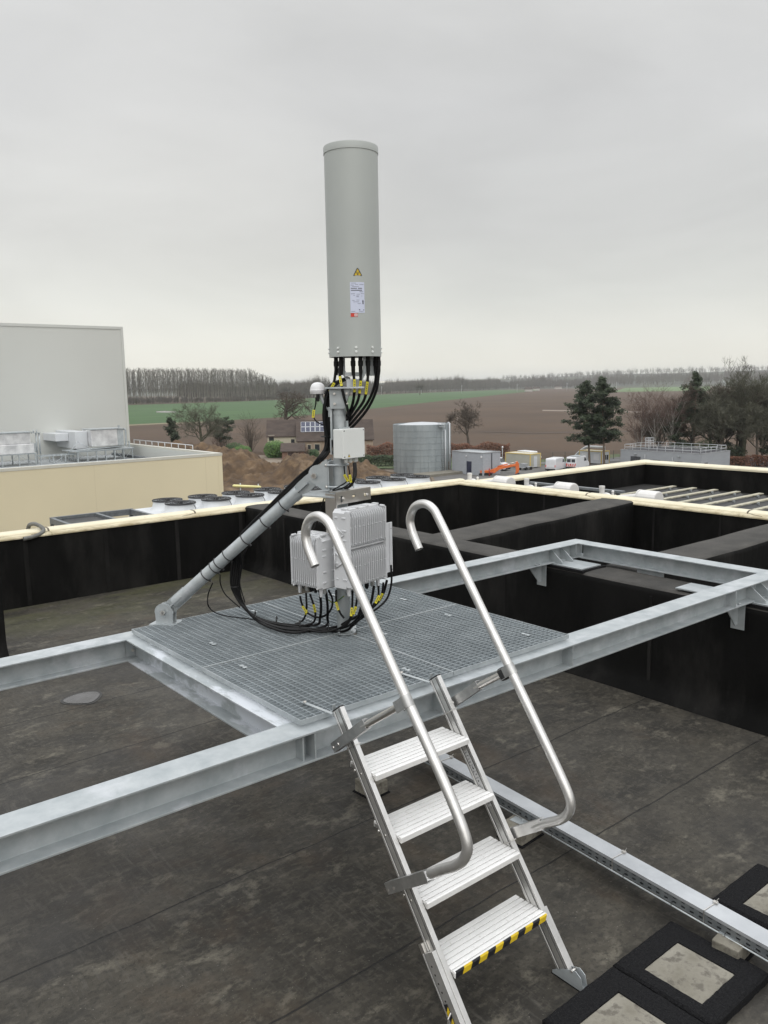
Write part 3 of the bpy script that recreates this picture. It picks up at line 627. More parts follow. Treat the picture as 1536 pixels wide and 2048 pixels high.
mb=MB(); mb.obox(ab(.28,-.097,-1.045),A_,Z3,B_,.10,.165,.004); mb.obox(ab(.36,-.103,-1.045),A_,Z3,B_,.012,.165,.004); sp2=mb.build('side_plate',paint_rru,r3)
mb=MB()
for z in (-.97,-1.08): 
    for k in range(4): mb.obox(ab(.285+k*.009,-.1015,z),A_,Z3,B_,.003,.0055,.0006)
for z in (-.92,-1.17):
    for a in (.28,.361): c=ab(a,-.107,z); mb.cyl(c+B_*.001,c-B_*.0006,.0035,8)
c=ab(.361,-.107,-1.195); mb.cyl(c+B_*.001,c-B_*.0006,.008,10)
mb.build('print',ink,sp2)
# ---------------------------------------------------------------- cables
CABLES={'jumper':[[(0.097,-0.05,0.159),(0.098,-0.05,0.085),(0.103,-0.06,0.016),(0.098,-0.05,-0.055),(0.079,-0.0,-0.126),(0.042,0.05,-0.179),(0.003,0.08,-0.21)],[(0.142,-0.06,0.158),(0.141,-0.06,0.084),(0.139,-0.07,0.01),(0.122,-0.05,-0.08),(0.085,-0.0,-0.147),(0.045,0.05,-0.203),(0.002,0.08,-0.229)],[(0.187,-0.04,0.158),(0.186,-0.04,0.084),(0.178,-0.05,0.003),(0.158,-0.03,-0.081),(0.106,-0.0,-0.154),(0.047,0.05,-0.225),(0.001,0.08,-0.251)],[(0.232,0.02,0.159),(0.234,0.02,0.084),(0.22,0.02,-0.007),(0.178,0.03,-0.098),(0.114,0.03,-0.179),(0.046,0.06,-0.25),(0.001,0.08,-0.272)],[(0.25,-0.0,0.158),(0.249,0.0,0.068),(0.232,-0.0,-0.028),(0.183,0.02,-0.128),(0.116,0.04,-0.21),(0.046,0.06,-0.275),(0.0,0.08,-0.291)],[(0.025,-0.06,0.16),(0.015,-0.07,0.086),(0.028,-0.09,-0.003),(0.042,-0.09,-0.072),(0.055,-0.07,-0.123),(0.06,-0.0,-0.177),(0.034,0.06,-0.219)],[(-0.007,-0.02,0.162),(-0.012,-0.03,0.087),(-0.026,-0.03,0.019),(-0.064,-0.02,-0.047),(-0.082,-0.02,-0.122),(-0.088,-0.02,-0.229),(-0.072,-0.02,-0.321),(-0.083,-0.02,-0.382)]],'feeder':[[(0.039,0.1,0.052),(-0.04,0.06,0.013),(-0.069,-0.0,-0.062),(-0.085,0.0,-0.168),(-0.075,-0.0,-0.276),(-0.081,-0.0,-0.368),(-0.134,-0.02,-0.443),(-0.218,0.053,-0.53),(-0.338,0.081,-0.639),(-0.478,0.115,-0.773),(-0.582,0.14,-0.872),(-0.66,0.159,-0.97),(-0.721,0.25,-1.114),(-0.745,0.25,-1.273),(-0.72,0.25,-1.376),(-0.646,0.22,-1.469),(-0.536,0.2,-1.53),(-0.356,0.074,-1.53),(-0.154,-0.015,-1.53),(0.007,-0.046,-1.53),(0.08,-0.1,-1.444),(0.113,-0.1,-1.364),(0.134,-0.1,-1.252)],[(0.049,0.1,0.052),(-0.031,0.06,0.013),(-0.06,-0.0,-0.062),(-0.075,0.0,-0.169),(-0.066,0.0,-0.276),(-0.072,-0.0,-0.368),(-0.125,-0.02,-0.443),(-0.223,0.054,-0.53),(-0.343,0.083,-0.639),(-0.483,0.116,-0.773),(-0.587,0.142,-0.873),(-0.666,0.16,-0.97),(-0.709,0.25,-1.124),(-0.733,0.25,-1.283),(-0.708,0.25,-1.391),(-0.633,0.22,-1.484),(-0.515,0.147,-1.53),(-0.337,0.023,-1.53),(0.004,0.019,-1.53),(0.107,-0.15,-1.414),(0.172,-0.2,-1.322),(0.199,-0.22,-1.198)],[(0.058,0.1,0.058),(-0.021,0.06,0.019),(-0.051,0.0,-0.056),(-0.066,-0.0,-0.163),(-0.057,-0.0,-0.27),(-0.062,-0.0,-0.362),(-0.116,-0.02,-0.437),(-0.228,0.055,-0.524),(-0.348,0.084,-0.633),(-0.488,0.118,-0.766),(-0.592,0.143,-0.866),(-0.671,0.162,-0.963),(-0.696,0.25,-1.128),(-0.72,0.25,-1.287),(-0.695,0.25,-1.4),(-0.621,0.22,-1.493),(-0.498,0.117,-1.53),(-0.322,-0.005,-1.53),(-0.078,0.035,-1.53),(0.042,-0.1,-1.443),(0.183,-0.0,-1.392),(0.248,0.05,-1.325),(0.279,0.05,-1.227)],[(0.03,0.1,0.049),(-0.05,0.06,0.01),(-0.079,0.0,-0.065),(-0.094,0.0,-0.171),(-0.085,-0.0,-0.279),(-0.09,-0.0,-0.371),(-0.144,-0.02,-0.446),(-0.213,0.051,-0.533),(-0.333,0.08,-0.642),(-0.472,0.114,-0.776),(-0.576,0.139,-0.876),(-0.655,0.158,-0.973),(-0.734,0.25,-1.107),(-0.758,0.25,-1.266),(-0.732,0.25,-1.364),(-0.658,0.22,-1.456),(-0.555,0.243,-1.53),(-0.373,0.115,-1.53),(-0.189,0.098,-1.53),(-0.157,0.05,-1.466),(-0.144,0.0,-1.37),(-0.146,-0.03,-1.281)],[(0.067,0.1,0.054),(-0.012,0.06,0.016),(-0.042,-0.0,-0.06),(-0.057,0.0,-0.166),(-0.047,-0.0,-0.273),(-0.053,-0.0,-0.366),(-0.106,-0.02,-0.44),(-0.234,0.056,-0.527),(-0.354,0.085,-0.636),(-0.494,0.119,-0.77),(-0.598,0.144,-0.869),(-0.677,0.163,-0.967),(-0.684,0.25,-1.141),(-0.708,0.25,-1.301),(-0.683,0.25,-1.419),(-0.609,0.22,-1.512),(-0.477,0.054,-1.53),(-0.303,-0.065,-1.53),(-0.128,0.072,-1.53),(-0.107,0.02,-1.459),(-0.101,-0.03,-1.363),(-0.106,-0.05,-1.276)]],'tail':[[(-0.328,0.118,-1.53),(-0.285,0.22,-1.53),(-0.25,0.12,-1.434),(-0.249,0.12,-1.317)],[(-0.26,0.091,-1.53),(-0.201,0.1,-1.507),(-0.189,0.06,-1.419),(-0.218,0.06,-1.312)],[(-0.289,0.12,-1.34),(-0.275,0.12,-1.4),(-0.232,0.1,-1.456),(-0.157,0.05,-1.466),(-0.088,0.0,-1.41),(-0.07,0.0,-1.339),(-0.094,-0.0,-1.273)],[(-0.04,-0.1,-1.249),(-0.039,-0.1,-1.329),(-0.018,-0.12,-1.388),(0.007,-0.14,-1.418)],[(0.067,-0.2,-1.232),(0.061,-0.2,-1.335),(0.041,-0.2,-1.414),(-0.037,-0.1,-1.5),(-0.151,-0.058,-1.53),(-0.287,0.037,-1.53)],[(0.098,-0.22,-1.227),(0.087,-0.22,-1.315),(0.06,-0.2,-1.389),(0.011,-0.12,-1.475),(-0.089,-0.041,-1.53)],[(0.119,-0.2,-1.226),(0.141,-0.2,-1.305),(0.115,-0.2,-1.377),(0.042,-0.1,-1.475),(-0.024,-0.06,-1.512)],[(0.226,-0.2,-1.203),(0.221,-0.2,-1.275),(0.177,-0.2,-1.337),(0.113,-0.15,-1.404),(0.042,-0.1,-1.475)],[(0.306,0.05,-1.129),(0.307,0.05,-1.243),(0.28,0.05,-1.342),(0.221,0.0,-1.393),(0.136,-0.05,-1.433),(0.039,-0.05,-1.497)],[(0.256,-0.05,-1.218),(0.242,-0.05,-1.299),(0.194,-0.05,-1.363),(0.154,-0.1,-1.364),(0.114,-0.15,-1.372)]],'thin':[[(-0.873,0.211,-1.264),(-0.922,0.28,-1.363),(-0.923,0.28,-1.439),(-0.907,0.431,-1.53),(-0.793,0.336,-1.53),(-0.646,0.266,-1.53),(-0.499,0.175,-1.53)],[(-0.818,0.197,-1.208),(-0.833,0.27,-1.286),(-0.806,0.27,-1.355),(-0.745,0.25,-1.41),(-0.705,0.24,-1.442)],[(-0.603,0.145,-0.984),(-0.667,0.25,-1.088),(-0.693,0.24,-1.186),(-0.698,0.24,-1.288),(-0.668,0.23,-1.406)],[(-0.137,0.0,-0.061),(-0.141,-0.0,-0.107),(-0.155,0.0,-0.167),(-0.141,-0.0,-0.204),(-0.099,-0.0,-0.229)],[(-0.109,0.05,-0.69),(-0.137,0.1,-0.773),(-0.164,0.12,-0.857),(-0.203,0.1,-0.921)],[(-0.049,0.05,-0.697),(-0.076,0.1,-0.758),(-0.096,0.12,-0.842)],[(0.031,-0.13,-0.473),(0.035,-0.13,-0.527),(0.046,-0.12,-0.565),(0.002,-0.1,-0.597),(-0.046,-0.08,-0.624)],[(0.058,-0.13,-0.473),(0.065,-0.13,-0.528),(0.064,-0.12,-0.575),(0.017,-0.1,-0.61),(-0.046,-0.08,-0.63)]],'power':[[(0.094,-0.12,-0.453),(0.096,-0.12,-0.514),(0.085,-0.12,-0.566),(0.063,-0.1,-0.598),(0.031,-0.08,-0.619)]],'earth':[[(-0.105,0.08,-0.697),(-0.092,0.1,-0.748),(-0.095,0.12,-0.809),(-0.103,0.12,-0.858)],[(-0.111,0.0,-1.322),(-0.071,0.0,-1.355),(-0.029,-0.05,-1.326),(0.009,-0.1,-1.288)]]}

def tags_on(path,parent,t,n=1,ln=.038):
    k=max(1,min(len(path)-2,int(t*len(path)))); a=Vector(path[k]); d=(Vector(path[k+1])-Vector(path[k-1])).normalized(); s=d.cross(V); s=s.normalized() if s.length>.1 else Q
    mb=MB(); mb.obox(a-V*.009,d,s,d.cross(s),ln,.0075,.0022); tg=mb.build('marker_tag',yellow,parent)
    mb=MB(); 
    for i in (-.6,-.2,.1,.45): mb.obox(a-V*.0122+d*(ln*i),d,s,d.cross(s),ln*.1,.0022,.0004)
    mb.build('print',ink,tg)
GR={'jumper':('cables under the antenna',['black jumper cable with a yellow tag, third connector under the antenna','black jumper cable with a yellow tag, middle connector under the antenna','black jumper cable with a yellow tag, right of the middle connector under the antenna','black cable curving in from the right edge of the antenna base','outermost black cable on the right under the antenna base','black cable crossing in front of the mast head plate','black cable dropping from the left edge of the antenna base']),
 'feeder':('feeder cables strapped along the strut',['thick black feeder cable strapped along the diagonal strut and looping over the grating']*5),
 'tail':('cable tails under the radio units',['black cable tail hanging under the radio units above the grating']*10),
 'thin':('thin control cables',['thin black cable hanging lowest off the foot of the strut','thin black cable hanging from the strut beside the big cable loop','thin black cable leaving the strut above the big cable loop','thin black cable hanging from the small white dome','thin black cable hanging left below the bracket plate','thin black cable hanging beside the left radio unit','thin black cable with a yellow tag, leftmost below the junction box','thin black cable with a yellow tag, next to the leftmost below the junction box']),
 'power':('power cables',['thick black power cable below the right gland of the junction box']),
 'earth':('earth cables',['green and yellow earth wire hanging below the bracket plate','green and yellow earth wire between the radio units'])}
earth_m=mat('green_yellow_insulation',(.06,.20,.03),.5,0,c2=(.45,.42,.03),scale=40,lo=.48,hi=.52)
RAD={'jumper':.0088,'feeder':.0085,'tail':.0068,'thin':.0042,'power':.0085,'earth':.0032}
for kind,lists in CABLES.items():
    for i,pts in enumerate(lists):
        W_=[mp_(*p) for p in pts]; sp=smooth_path(W_,7)
        mb=MB(); mb.tube(sp,RAD[kind],10); g,labs=GR[kind]
        o=tag(mb.build('cable',earth_m if kind=='earth' else black_r,loc=sp[-1]),labs[i],'cable',g)
        if kind=='jumper' and i<3: tags_on(sp,o,.36)
        if kind=='jumper' and i in (5,6): tags_on(sp,o,.26 if i==5 else .33,ln=.03)
        if kind=='tail' and i in (0,1,2,3,4,5,7,9): tags_on(sp,o,(.62,.7,.25,.45,.25,.35,0,.3,0,.3)[i],ln=.026)
        if kind=='thin' and i in (3,6,7): tags_on(sp,o,.35 if i!=3 else .45,ln=.024)
        if kind=='power': mb=MB(); mb.tube(sp[:12],.0125,12); mb.build('boot',black_p,o)
# bundle straps round the feeder bundle
for (a,f,z),rad_,n in (((-.086,0,-.30),.03,1),((-.128,0,-.45),.03,1),((-.60,.20,-1.49),.026,1),((-.45,.14,-1.51),.026,1),((-.29,.05,-1.515),.024,1),((-.10,-.03,-1.515),.024,1),((-.735,.25,-1.30),.026,1)):
    c=mp_(a,f,z); mb=MB(); vert=z>-1.4
    U,W=(Q,V) if vert else (V,Z3)
    if not vert: c=c+Z3*.012
    mb.tube([c+U*(math.cos(g)*rad_)+W*(math.sin(g)*rad_*.75) for g in [2*math.pi*k/18 for k in range(19)]],.003,6,cap=False); mb.obox(c+U*rad_,U,W,U.cross(W),.008,.004,.004)
    tag(mb.build('cable_strap',black_p,loc=c),'black cable strap holding the looped feeder cables together','cable tie','straps round the cable bundle')
# ---------------------------------------------------------------- ladder
T_=Vector((0,.595,.804)); N_=Vector((0,-.804,.595))
def lp(x,t,n): return Vector((x,0,0))+T_*t+N_*n
lad=thing('step_ladder',(2.47,2.1,ZR),'aluminium step ladder with two hooked handrails leaning on the beam frame','ladder')
alu_p=mat('grey_anodised_panel',(.16,.16,.155),.45,.6,c2=(.22,.22,.215),scale=12)
def stringer(x0,x1,inner):
    xo=x0 if inner==x1 else x1; mb=MB(); n0,n1=-3.362,-3.288
    # hollow box profile with two shallow ribs on the wide faces
    pol=[(n0,x0),(n0+.010,x0),(n0+.013,x0+.002),(n0+.020,x0+.002),(n0+.022,x0),(n1-.022,x0),(n1-.020,x0+.002),(n1-.013,x0+.002),(n1-.010,x0),(n1,x0),(n1,x1),(n1-.010,x1),(n1-.013,x1-.002),(n1-.020,x1-.002),(n1-.022,x1),(n0+.022,x1),(n0+.020,x1-.002),(n0+.013,x1-.002),(n0+.010,x1),(n0,x1)]
    mb.prism(pol,(0,0,0),N_,X3,T_,-.90,.582); s=mb.build('stringer',alu,lad,bevel=.001)
    mb=MB(); xx=x0+.0008 if inner==x1 else x1-.0008; ox=x1-.0008 if inner==x1 else x0+.0008
    for q in (xx,ox): mb.obox(lp(q,-.16,(n0+n1)/2),X3,T_,N_,.0006,.738,.021)
    mb.build('side_panel',alu_p,s)
    mb=MB(); mb.obox(lp((x0+x1)/2,.585,(n0+n1)/2),X3,T_,N_,(x1-x0)/2+.001,.004,(n1-n0)/2+.001); mb.build('end_cap',black_p,s,bevel=.003)
    return s
SL=stringer(2.150,2.175,2.175); SR=stringer(2.775,2.800,2.775)
tread=mat('tread_aluminium',(.80,.795,.78),.45,.2,c2=(.88,.875,.86),scale=9,lo=.3,hi=.7,spots=(35,(.40,.37,.32),.60,.74,.5),stretch=(1,1,1))
for i in range(4):
    y0=2.757-.1700*i; z0=-1.753-.2310*i; pol=[]
    d=.195; ng=6; p=(d-.02)/ng; pol=[(0,-.028),(0,-.004),(.004,0)]
    for k in range(ng):
        a=.018+p*k; pol+= [(a,0),(a,-.008),(a+.0062,-.008),(a+.0062,0)]
    pol+=[(d,0),(d,-.028),(d-.003,-.028),(d-.003,-.011),(.006,-.011),(.006,-.028)]
    mb=MB(); mb.prism(pol,(0,y0,z0),Y3,Z3,X3,2.176,2.774); st=mb.build('step',tread,lad,bevel=.0008)
    mb=MB(); mb.box(2.1765,2.18,y0+.001,y0+d-.002,z0-.0275,z0-.009); mb.build('end_plate',alu_d,st); mb=MB(); mb.box(2.770,2.7735,y0+.001,y0+d-.002,z0-.0275,z0-.005); mb.build('end_plate',alu_d,st)
    mb=MB()
    for x,s in ((2.1755,-1),(2.7745,1)):
        for q in (.06,.11): c=Vector((x,y0+q+.02,z0-.014)); mb.cyl(c,c+X3*(s*.028),.006,8)
    split_build(mb,'rivet',stainless,st)
    if i==3:
        for k in range(12):
            x=2.181+k*.0492; mb=MB(); sl=.012
            v=[]
            for (yy,zz) in ((y0+.007,z0+.0008),(y0+.003,z0+.0008),(y0-.0008,z0-.004),(y0-.0008,z0-.028)):
                sh=sl*(-(zz-z0)/.028)
                v+= [(x-sh,yy,zz),(x+.0492-sh,yy,zz)]
            v=[(min(max(a,2.177),2.7735),b,c) for a,b,c in v]
            mb.add(v,[(0,1,3,2),(2,3,5,4),(4,5,7,6)]); mb.build('warning_tape',yel_blk if k%2 else blk_tape,st)
def rail(x,pts,label):
    P=[Vector((x,a,b)) for a,b in pts]; sp=smooth_path(P,7); mb=MB(); n=18; rad=.0222
    mb.tube(sp,rad,n,cap=False)
    # open end: inner wall
    d=(sp[0]-sp[1]).normalized(); a=d.cross(X3).normalized(); 
    ring=lambda c,r_:[c+(a*math.cos(g)+X3*math.sin(g))*r_ for g in [2*math.pi*k/n for k in range(n)]]
    vs=ring(sp[0],rad)+ring(sp[0],rad-.0025)+ring(sp[0]-d*.03,rad-.0025)
    mb.add(vs,[(k,(k+1)%n,n+(k+1)%n,n+k) for k in range(n)]+[(n+k,n+(k+1)%n,2*n+(k+1)%n,2*n+k) for k in range(n)]+[tuple(range(2*n,3*n))])
    return tag(mb.build('handrail',alu,lad,recalc=False),label=label),sp
RP=[(3.18,-.855),(3.235,-.765),(3.25,-.70),(3.215,-.635),(3.145,-.608),(3.075,-.624),(3.015,-.69),(2.80,-.985),(2.57,-1.300),(2.41,-1.518),(2.235,-1.76),(2.172,-1.865),(2.178,-1.93),(2.225,-1.985),(2.31,-2.04),(2.375,-2.09)]
LP=[(3.115,-.826),(3.172,-.74),(3.185,-.675),(3.15,-.612),(3.08,-.585),(3.01,-.60),(2.95,-.66),(2.735,-.945),(2.505,-1.245),(2.30,-1.505),(2.185,-1.66),(2.122,-1.77),(2.128,-1.835),(2.175,-1.895),(2.26,-1.955),(2.335,-2.01)]
hr,sr=rail(2.83,RP,'right handrail tube with hooked top'); hl,sl2=rail(2.12,LP,'left handrail tube with hooked top')
def channel(mb,c0,c1,up,side,w=.028,h_=.047,th=.003,open_up=False):
    d=(c1-c0); ln=d.length; d.normalize(); m=(c0+c1)/2
    mb.obox(m-side*(w/2),side,up,d,th/2,h_/2,ln/2)
    mb.obox(m-up*(h_/2-th/2),side,up,d,w/2,th/2,ln/2); mb.obox(m+up*(h_/2-th/2),side,up,d,w/2,th/2,ln/2)
for X,side,par,name in ((2.832,1,hr,'r'),(2.118,-1,hl,'l')):
    S_=X3*1.0
    off=.012
    nr=-2.803 if side>0 else -2.845
    # upper arm
    a0=lp(X,.430,-3.405 if side<0 else -3.345); a1=lp(X,.440,-3.085); mb=MB(); channel(mb,a0,a1,T_,X3); ua=mb.build('arm_channel',alu_d,lad)
    mb=MB(); k=min(range(len(sr)),key=lambda i:abs((sr if side>0 else sl2)[i].dot(T_)-.425)); cc=(sr if side>0 else sl2)[k]; cc=lp(X,.425,cc.dot(N_)); mb.cyl(lp(X,.438,-3.12),cc-N_*.02,.0165,16); mb.build('arm_rod',stainless,ua); mb=MB(); mb.cyl(cc-T_*.026,cc+T_*.026,.0258,24)
    mb.obox(cc-N_*.034+X3*.019*side,X3,T_,N_,.0025,.025,.034); mb.obox(cc-N_*.034-X3*.019*side,X3,T_,N_,.0025,.025,.034); cl=mb.build('tube_clamp',alu_d,ua)
    mb=MB()
    for q in (-.010,.010): mb.cyl(cc-N_*.042+T_*q-X3*.021,cc-N_*.042+T_*q+X3*.021,.0045,8)
    split_build(mb,'screw',stainless,cl)
    if side>0:
        mb=MB(); mb.obox(cc-N_*.052,X3,T_,N_,.023,.031,.024); mb.build('rubber_buffer',black_p,ua,bevel=.012)
    # lower arm
    t2=-.262 if side>0 else -.232
    b0=lp(X,t2+.008,-3.405 if side<0 else -3.335); b1=lp(X,t2,-3.085); mb=MB(); channel(mb,b0,b1,T_,X3,w=.036,h_=.05); la=mb.build('arm_channel',alu_d if side<0 else alu,lad)
    mb=MB()
    for t in (.43,t2):
        for q in (-3.395,-3.345) if side<0 else (-3.31,): mb.cyl(lp(X-.020,t,q),lp(X+.02,t,q),.0075,10)
    split_build(mb,'bolt',stainless,la)
    # wire clamp round the stringer
    mb=MB(); xs=(2.772,2.804) if side>0 else (2.147,2.178)
    for t in (.395,t2-.02):
        mb.tube([lp(xs[0],t,-3.366),lp(xs[0],t,-3.284),lp(xs[1],t,-3.284),lp(xs[1],t,-3.366),lp(xs[0],t,-3.366)],.0028,6,cap=False)
    split_build(mb,'wire_clamp',stainless,lad)
# feet and extension legs
mb=MB(); mb.obox(lp(2.8125,-.77,-3.325),X3,T_,N_,.011,.165,.026); ext=mb.build('extension_leg',alu,lad,bevel=.001)
mb=MB(); mb.tube([lp(2.824,-.72,-3.31),lp(2.846,-.73,-3.32),lp(2.846,-.75,-3.33),lp(2.824,-.755,-3.32)],.003,6); mb.tube([lp(2.824,-.89,-3.29),lp(2.850,-.90,-3.30),lp(2.846,-.93,-3.31),lp(2.824,-.93,-3.3)],.003,6); split_build(mb,'spring_pin',stainless,ext)
mb=MB(); mb.obox(lp(2.138,-.72,-3.322),X3,T_,N_,.0115,.20,.030); mb.obox(lp(2.138,-.72,-3.366),X3,T_,N_,.0115,.20,.004); ext=mb.build('extension_leg',alu,lad,bevel=.001)
mb=MB()
for k in range(5): c=lp(2.1262,-.575-.035*k,-3.335); mb.cyl(c,c+X3*.002,.0045,12)
mb.build('adjustment_hole',black_p,ext)
mb=MB(); mb.obox(lp(2.124,-.80,-3.340),X3,T_,N_,.0008,.075,.012); wt=mb.build('warning_tape',blk_tape,ext)
mb=MB()
for k in range(3): mb.prism([(-.012,-.012),(.012,.010),(.012,.030),(-.012,.008)],lp(2.1226,-.855+.045*k,-3.340),N_,T_,X3,-.0004,.0004)
mb.build('yellow_stripe',yel_blk,wt)
mb=MB(); mb.tube([lp(2.124,-.76,-3.325),lp(2.104,-.775,-3.33),lp(2.10,-.80,-3.35),lp(2.124,-.80,-3.37)],.003,6); split_build(mb,'spring_pin',stainless,ext)
mb=MB(); mb.obox(lp(2.141,-.50,-3.366),X3,T_,N_,.010,.02,.012); mb.build('latch',stainless,lad)
def foot_l(x):
    mb=MB(); P=[(2.035,.012),(2.21,.012),(2.21,.02),(2.13,.07),(2.08,.088),(2.05,.07)]
    for s in (-.016,.016): mb.prism(P,(x+s,0,ZR),Y3,Z3,X3,-.0015,.0015)
    mb.box(x-.0175,x+.0175,2.035,2.21,ZR+.006,ZR+.011); f=mb.build('foot',galv,lad)
    mb=MB(); mb.box(x-.019,x+.019,2.03,2.215,ZR+.0005,ZR+.006); mb.build('rubber_sole',rubber,f); mb=MB(); mb.cyl((x-.020,2.10,ZR+.075),(x+.020,2.10,ZR+.075),.006,8); split_build(mb,'bolt',stainless,f)
foot_l(2.7875); foot_l(2.1625)
# sticker on the inner face of the right stringer
mb=MB(); mb.obox(lp(2.7752,.045,-3.326),X3,T_,N_,.0006,.145,.0135); stk=mb.build('instruction_sticker',mat('grey_white_sticker',(.50,.50,.50),.4,0,var=.04),SR)
random.seed(9); mb=MB()
for k in range(17):
    for j in range(5):
        if random.random()<.7 and not (4<k<6 or 8<k<14): mb.obox(lp(2.7743,.178-k*.0165,-3.334+j*.004),X3,T_,N_,.0003,.0035,.0009)
for (t,n,a,b) in ((.10,-3.326,.006,.002),(.094,-3.324,.003,.004),(.03,-3.327,.004,.004),(.0,-3.33,.014,.0015),(-.012,-3.322,.012,.0015),(-.02,-3.328,.009,.003),(-.03,-3.332,.006,.005)): mb.obox(lp(2.7743,t,n),X3,T_,N_,.0003,a,b)
mb.build('print',ink,stk)
# fixing straps from the ladder head to the grating
for x in (2.16,2.79):
    mb=MB(); a=Vector((x-.03,3.28,GT+.006)); b=Vector((x,3.06,GT+.003)); d=(b-a).normalized(); s=d.cross(Z3).normalized(); mb.obox((a+b)/2,s,d,Z3,.009,(b-a).length/2,.0018)
    mb.obox(b+Vector((0,-.008,.02)),X3,Y3,Z3,.009,.0018,.03); st=mb.build('fixing_strap',galv,lad); mb=MB(); c=a+d*.02; mb.cyl(c,c+Z3*.010,.009,6); split_build(mb,'bolt',stainless,st)
# ---------------------------------------------------------------- cable tray on concrete blocks
tr0,tr1=Vector((3.738,4.25,0)),Vector((3.522,1.15,0)); td=(tr1-tr0).normalized(); tn=Vector((-td.y,td.x,0)); tl=(tr1-tr0).length
if tn.x>0: tn=-tn      # tn points to the camera side
ZT=-2.575
tray=thing('cable_tray',(tr0.x,tr0.y,ZT-.06),'long galvanised cable tray with slotted side, raised over the roof on concrete blocks','cable tray')
W2=.052
mb=MB(); mb.obox(tr0+td*(tl/2)+Z3*ZT,td,tn,Z3,tl/2,W2+.003,.0012)
for s in (-1,1): mb.obox(tr0+td*(tl/2)+tn*(s*(W2+.002))+Z3*(ZT-.008),td,tn,Z3,tl/2,.001,.008)
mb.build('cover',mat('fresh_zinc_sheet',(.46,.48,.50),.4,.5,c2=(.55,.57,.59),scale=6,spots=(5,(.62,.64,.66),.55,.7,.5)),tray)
mb=MB(); mb.obox(tr0+td*(tl/2)-tn*W2+Z3*(ZT-.031),td,tn,Z3,tl/2,.001,.029); mb.build('far_side',MATS['black_rubber_and_tray_shade'],tray); mb=MB()  # far side coloured black to stand in for shade inside the tray
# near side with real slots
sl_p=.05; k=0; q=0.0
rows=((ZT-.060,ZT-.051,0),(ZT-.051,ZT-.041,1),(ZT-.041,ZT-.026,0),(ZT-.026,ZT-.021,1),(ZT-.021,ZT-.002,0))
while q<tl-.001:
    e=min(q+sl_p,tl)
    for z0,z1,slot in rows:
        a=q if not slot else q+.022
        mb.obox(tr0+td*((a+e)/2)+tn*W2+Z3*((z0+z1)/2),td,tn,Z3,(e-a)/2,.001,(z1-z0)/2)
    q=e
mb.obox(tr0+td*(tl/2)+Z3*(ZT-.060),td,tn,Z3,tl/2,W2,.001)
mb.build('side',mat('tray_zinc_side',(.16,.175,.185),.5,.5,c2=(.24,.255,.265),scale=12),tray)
mb=MB(); mb.tube([tr0+tn*(W2+.008)+Z3*(ZT-.066),tr1+tn*(W2+.008)+Z3*(ZT-.066)],.0045,8); mb.build('earth_rod',galv,tray)
mb=MB()
for a in (.42,.85,1.3,1.38,1.72,1.9,2.2,2.5): mb.tube([tr0+td*a+tn*(W2+.002)+Z3*(ZT-.047),tr0+td*a+tn*(W2+.014)+Z3*(ZT-.05),tr0+td*(a+.004)+tn*(W2+.015)+Z3*(ZT-.073)],.0016,6)
mb.build('clip',black_p,tray)
for a in (.34,1.82,2.38):
    c=tr0+td*a; e=W2+.006; mb=MB(); mb.tube([c+tn*e+Z3*(ZT-.066),c+tn*e+Z3*(ZT+.004),c-tn*e+Z3*(ZT+.004),c-tn*e+Z3*(ZT-.066)],.0028,6); mb.obox(c-tn*(W2-.012)+Z3*(ZT+.008),td,tn,Z3,.012,.008,.004); mb.tube([c-tn*(W2-.01)+Z3*(ZT+.01),c-tn*(W2-.0)+td*.01+Z3*(ZT+.03)],.002,6); mb.build('strap',stainless,tray)
def blockat(c,rot,label,leg=True,h=.085,top=ZT-.061,sx=.10,sy=.085):
    d=Vector((math.cos(rot),math.sin(rot),0)); n=Vector((-d.y,d.x,0)); c=Vector((*c,0))
    mb=MB(); mb.obox(c+Z3*(ZR+.006+h/2),d,n,Z3,sx,sy,h/2); b=mb.build('concrete_block',concrete,loc=c+Z3*ZR,bevel=.006); tag(b,label,'concrete block','concrete blocks under the cable tray')
    mb=MB(); mb.obox(c+Z3*(ZR+.003),d,n,Z3,sx+.012,sy+.012,.0028); mb.build('rubber_mat',rubber,b)
    if leg:
        mb=MB(); z0=ZR+.006+h; mb.obox(c+Z3*(z0+.0015),d,n,Z3,.03,.02,.0014); mb.obox(c+Z3*((z0+top)/2),d,n,Z3,.0015,.02,(top-z0)/2); mb.obox(c+Z3*(top-.001),d,n,Z3,.03,.06,.0014); mb.cyl(c+d*.02+Z3*z0,c+d*.02+Z3*(z0+.01),.006,6); mb.build('tray_leg',galv,b)
    return b
blockat((3.56,3.10),0.08,'concrete block under the cable tray, seen behind the right handrail end')
blockat((3.535,1.735),0.08,'concrete block under the cable tray, next to the black rubber tiles',sx=.095,sy=.065)
b=blockat((3.215,4.13),.08,'concrete block with an upright steel bracket, behind the left ladder stringer',leg=False,h=.09,sx=.075,sy=.085)
mb=MB(); mb.box(3.14,3.143,4.07,4.14,ZR+.09,ZR+.27); mb.box(3.143,3.19,4.07,4.073,ZR+.09,ZR+.27); mb.build('upright_bracket',galv,b)
mb=MB(); mb.obox((3.80,3.70,ZT-.012),Vector((.5,.5,0)).normalized(),Vector((-.5,.5,0)).normalized(),Z3,.055,.001,.02); mb.obox((3.80,3.70,ZT-.03),Vector((.5,.5,0)).normalized(),Vector((-.5,.5,0)).normalized(),Z3,.055,.02,.001)
mb.build('tray_bracket',galv,tray)
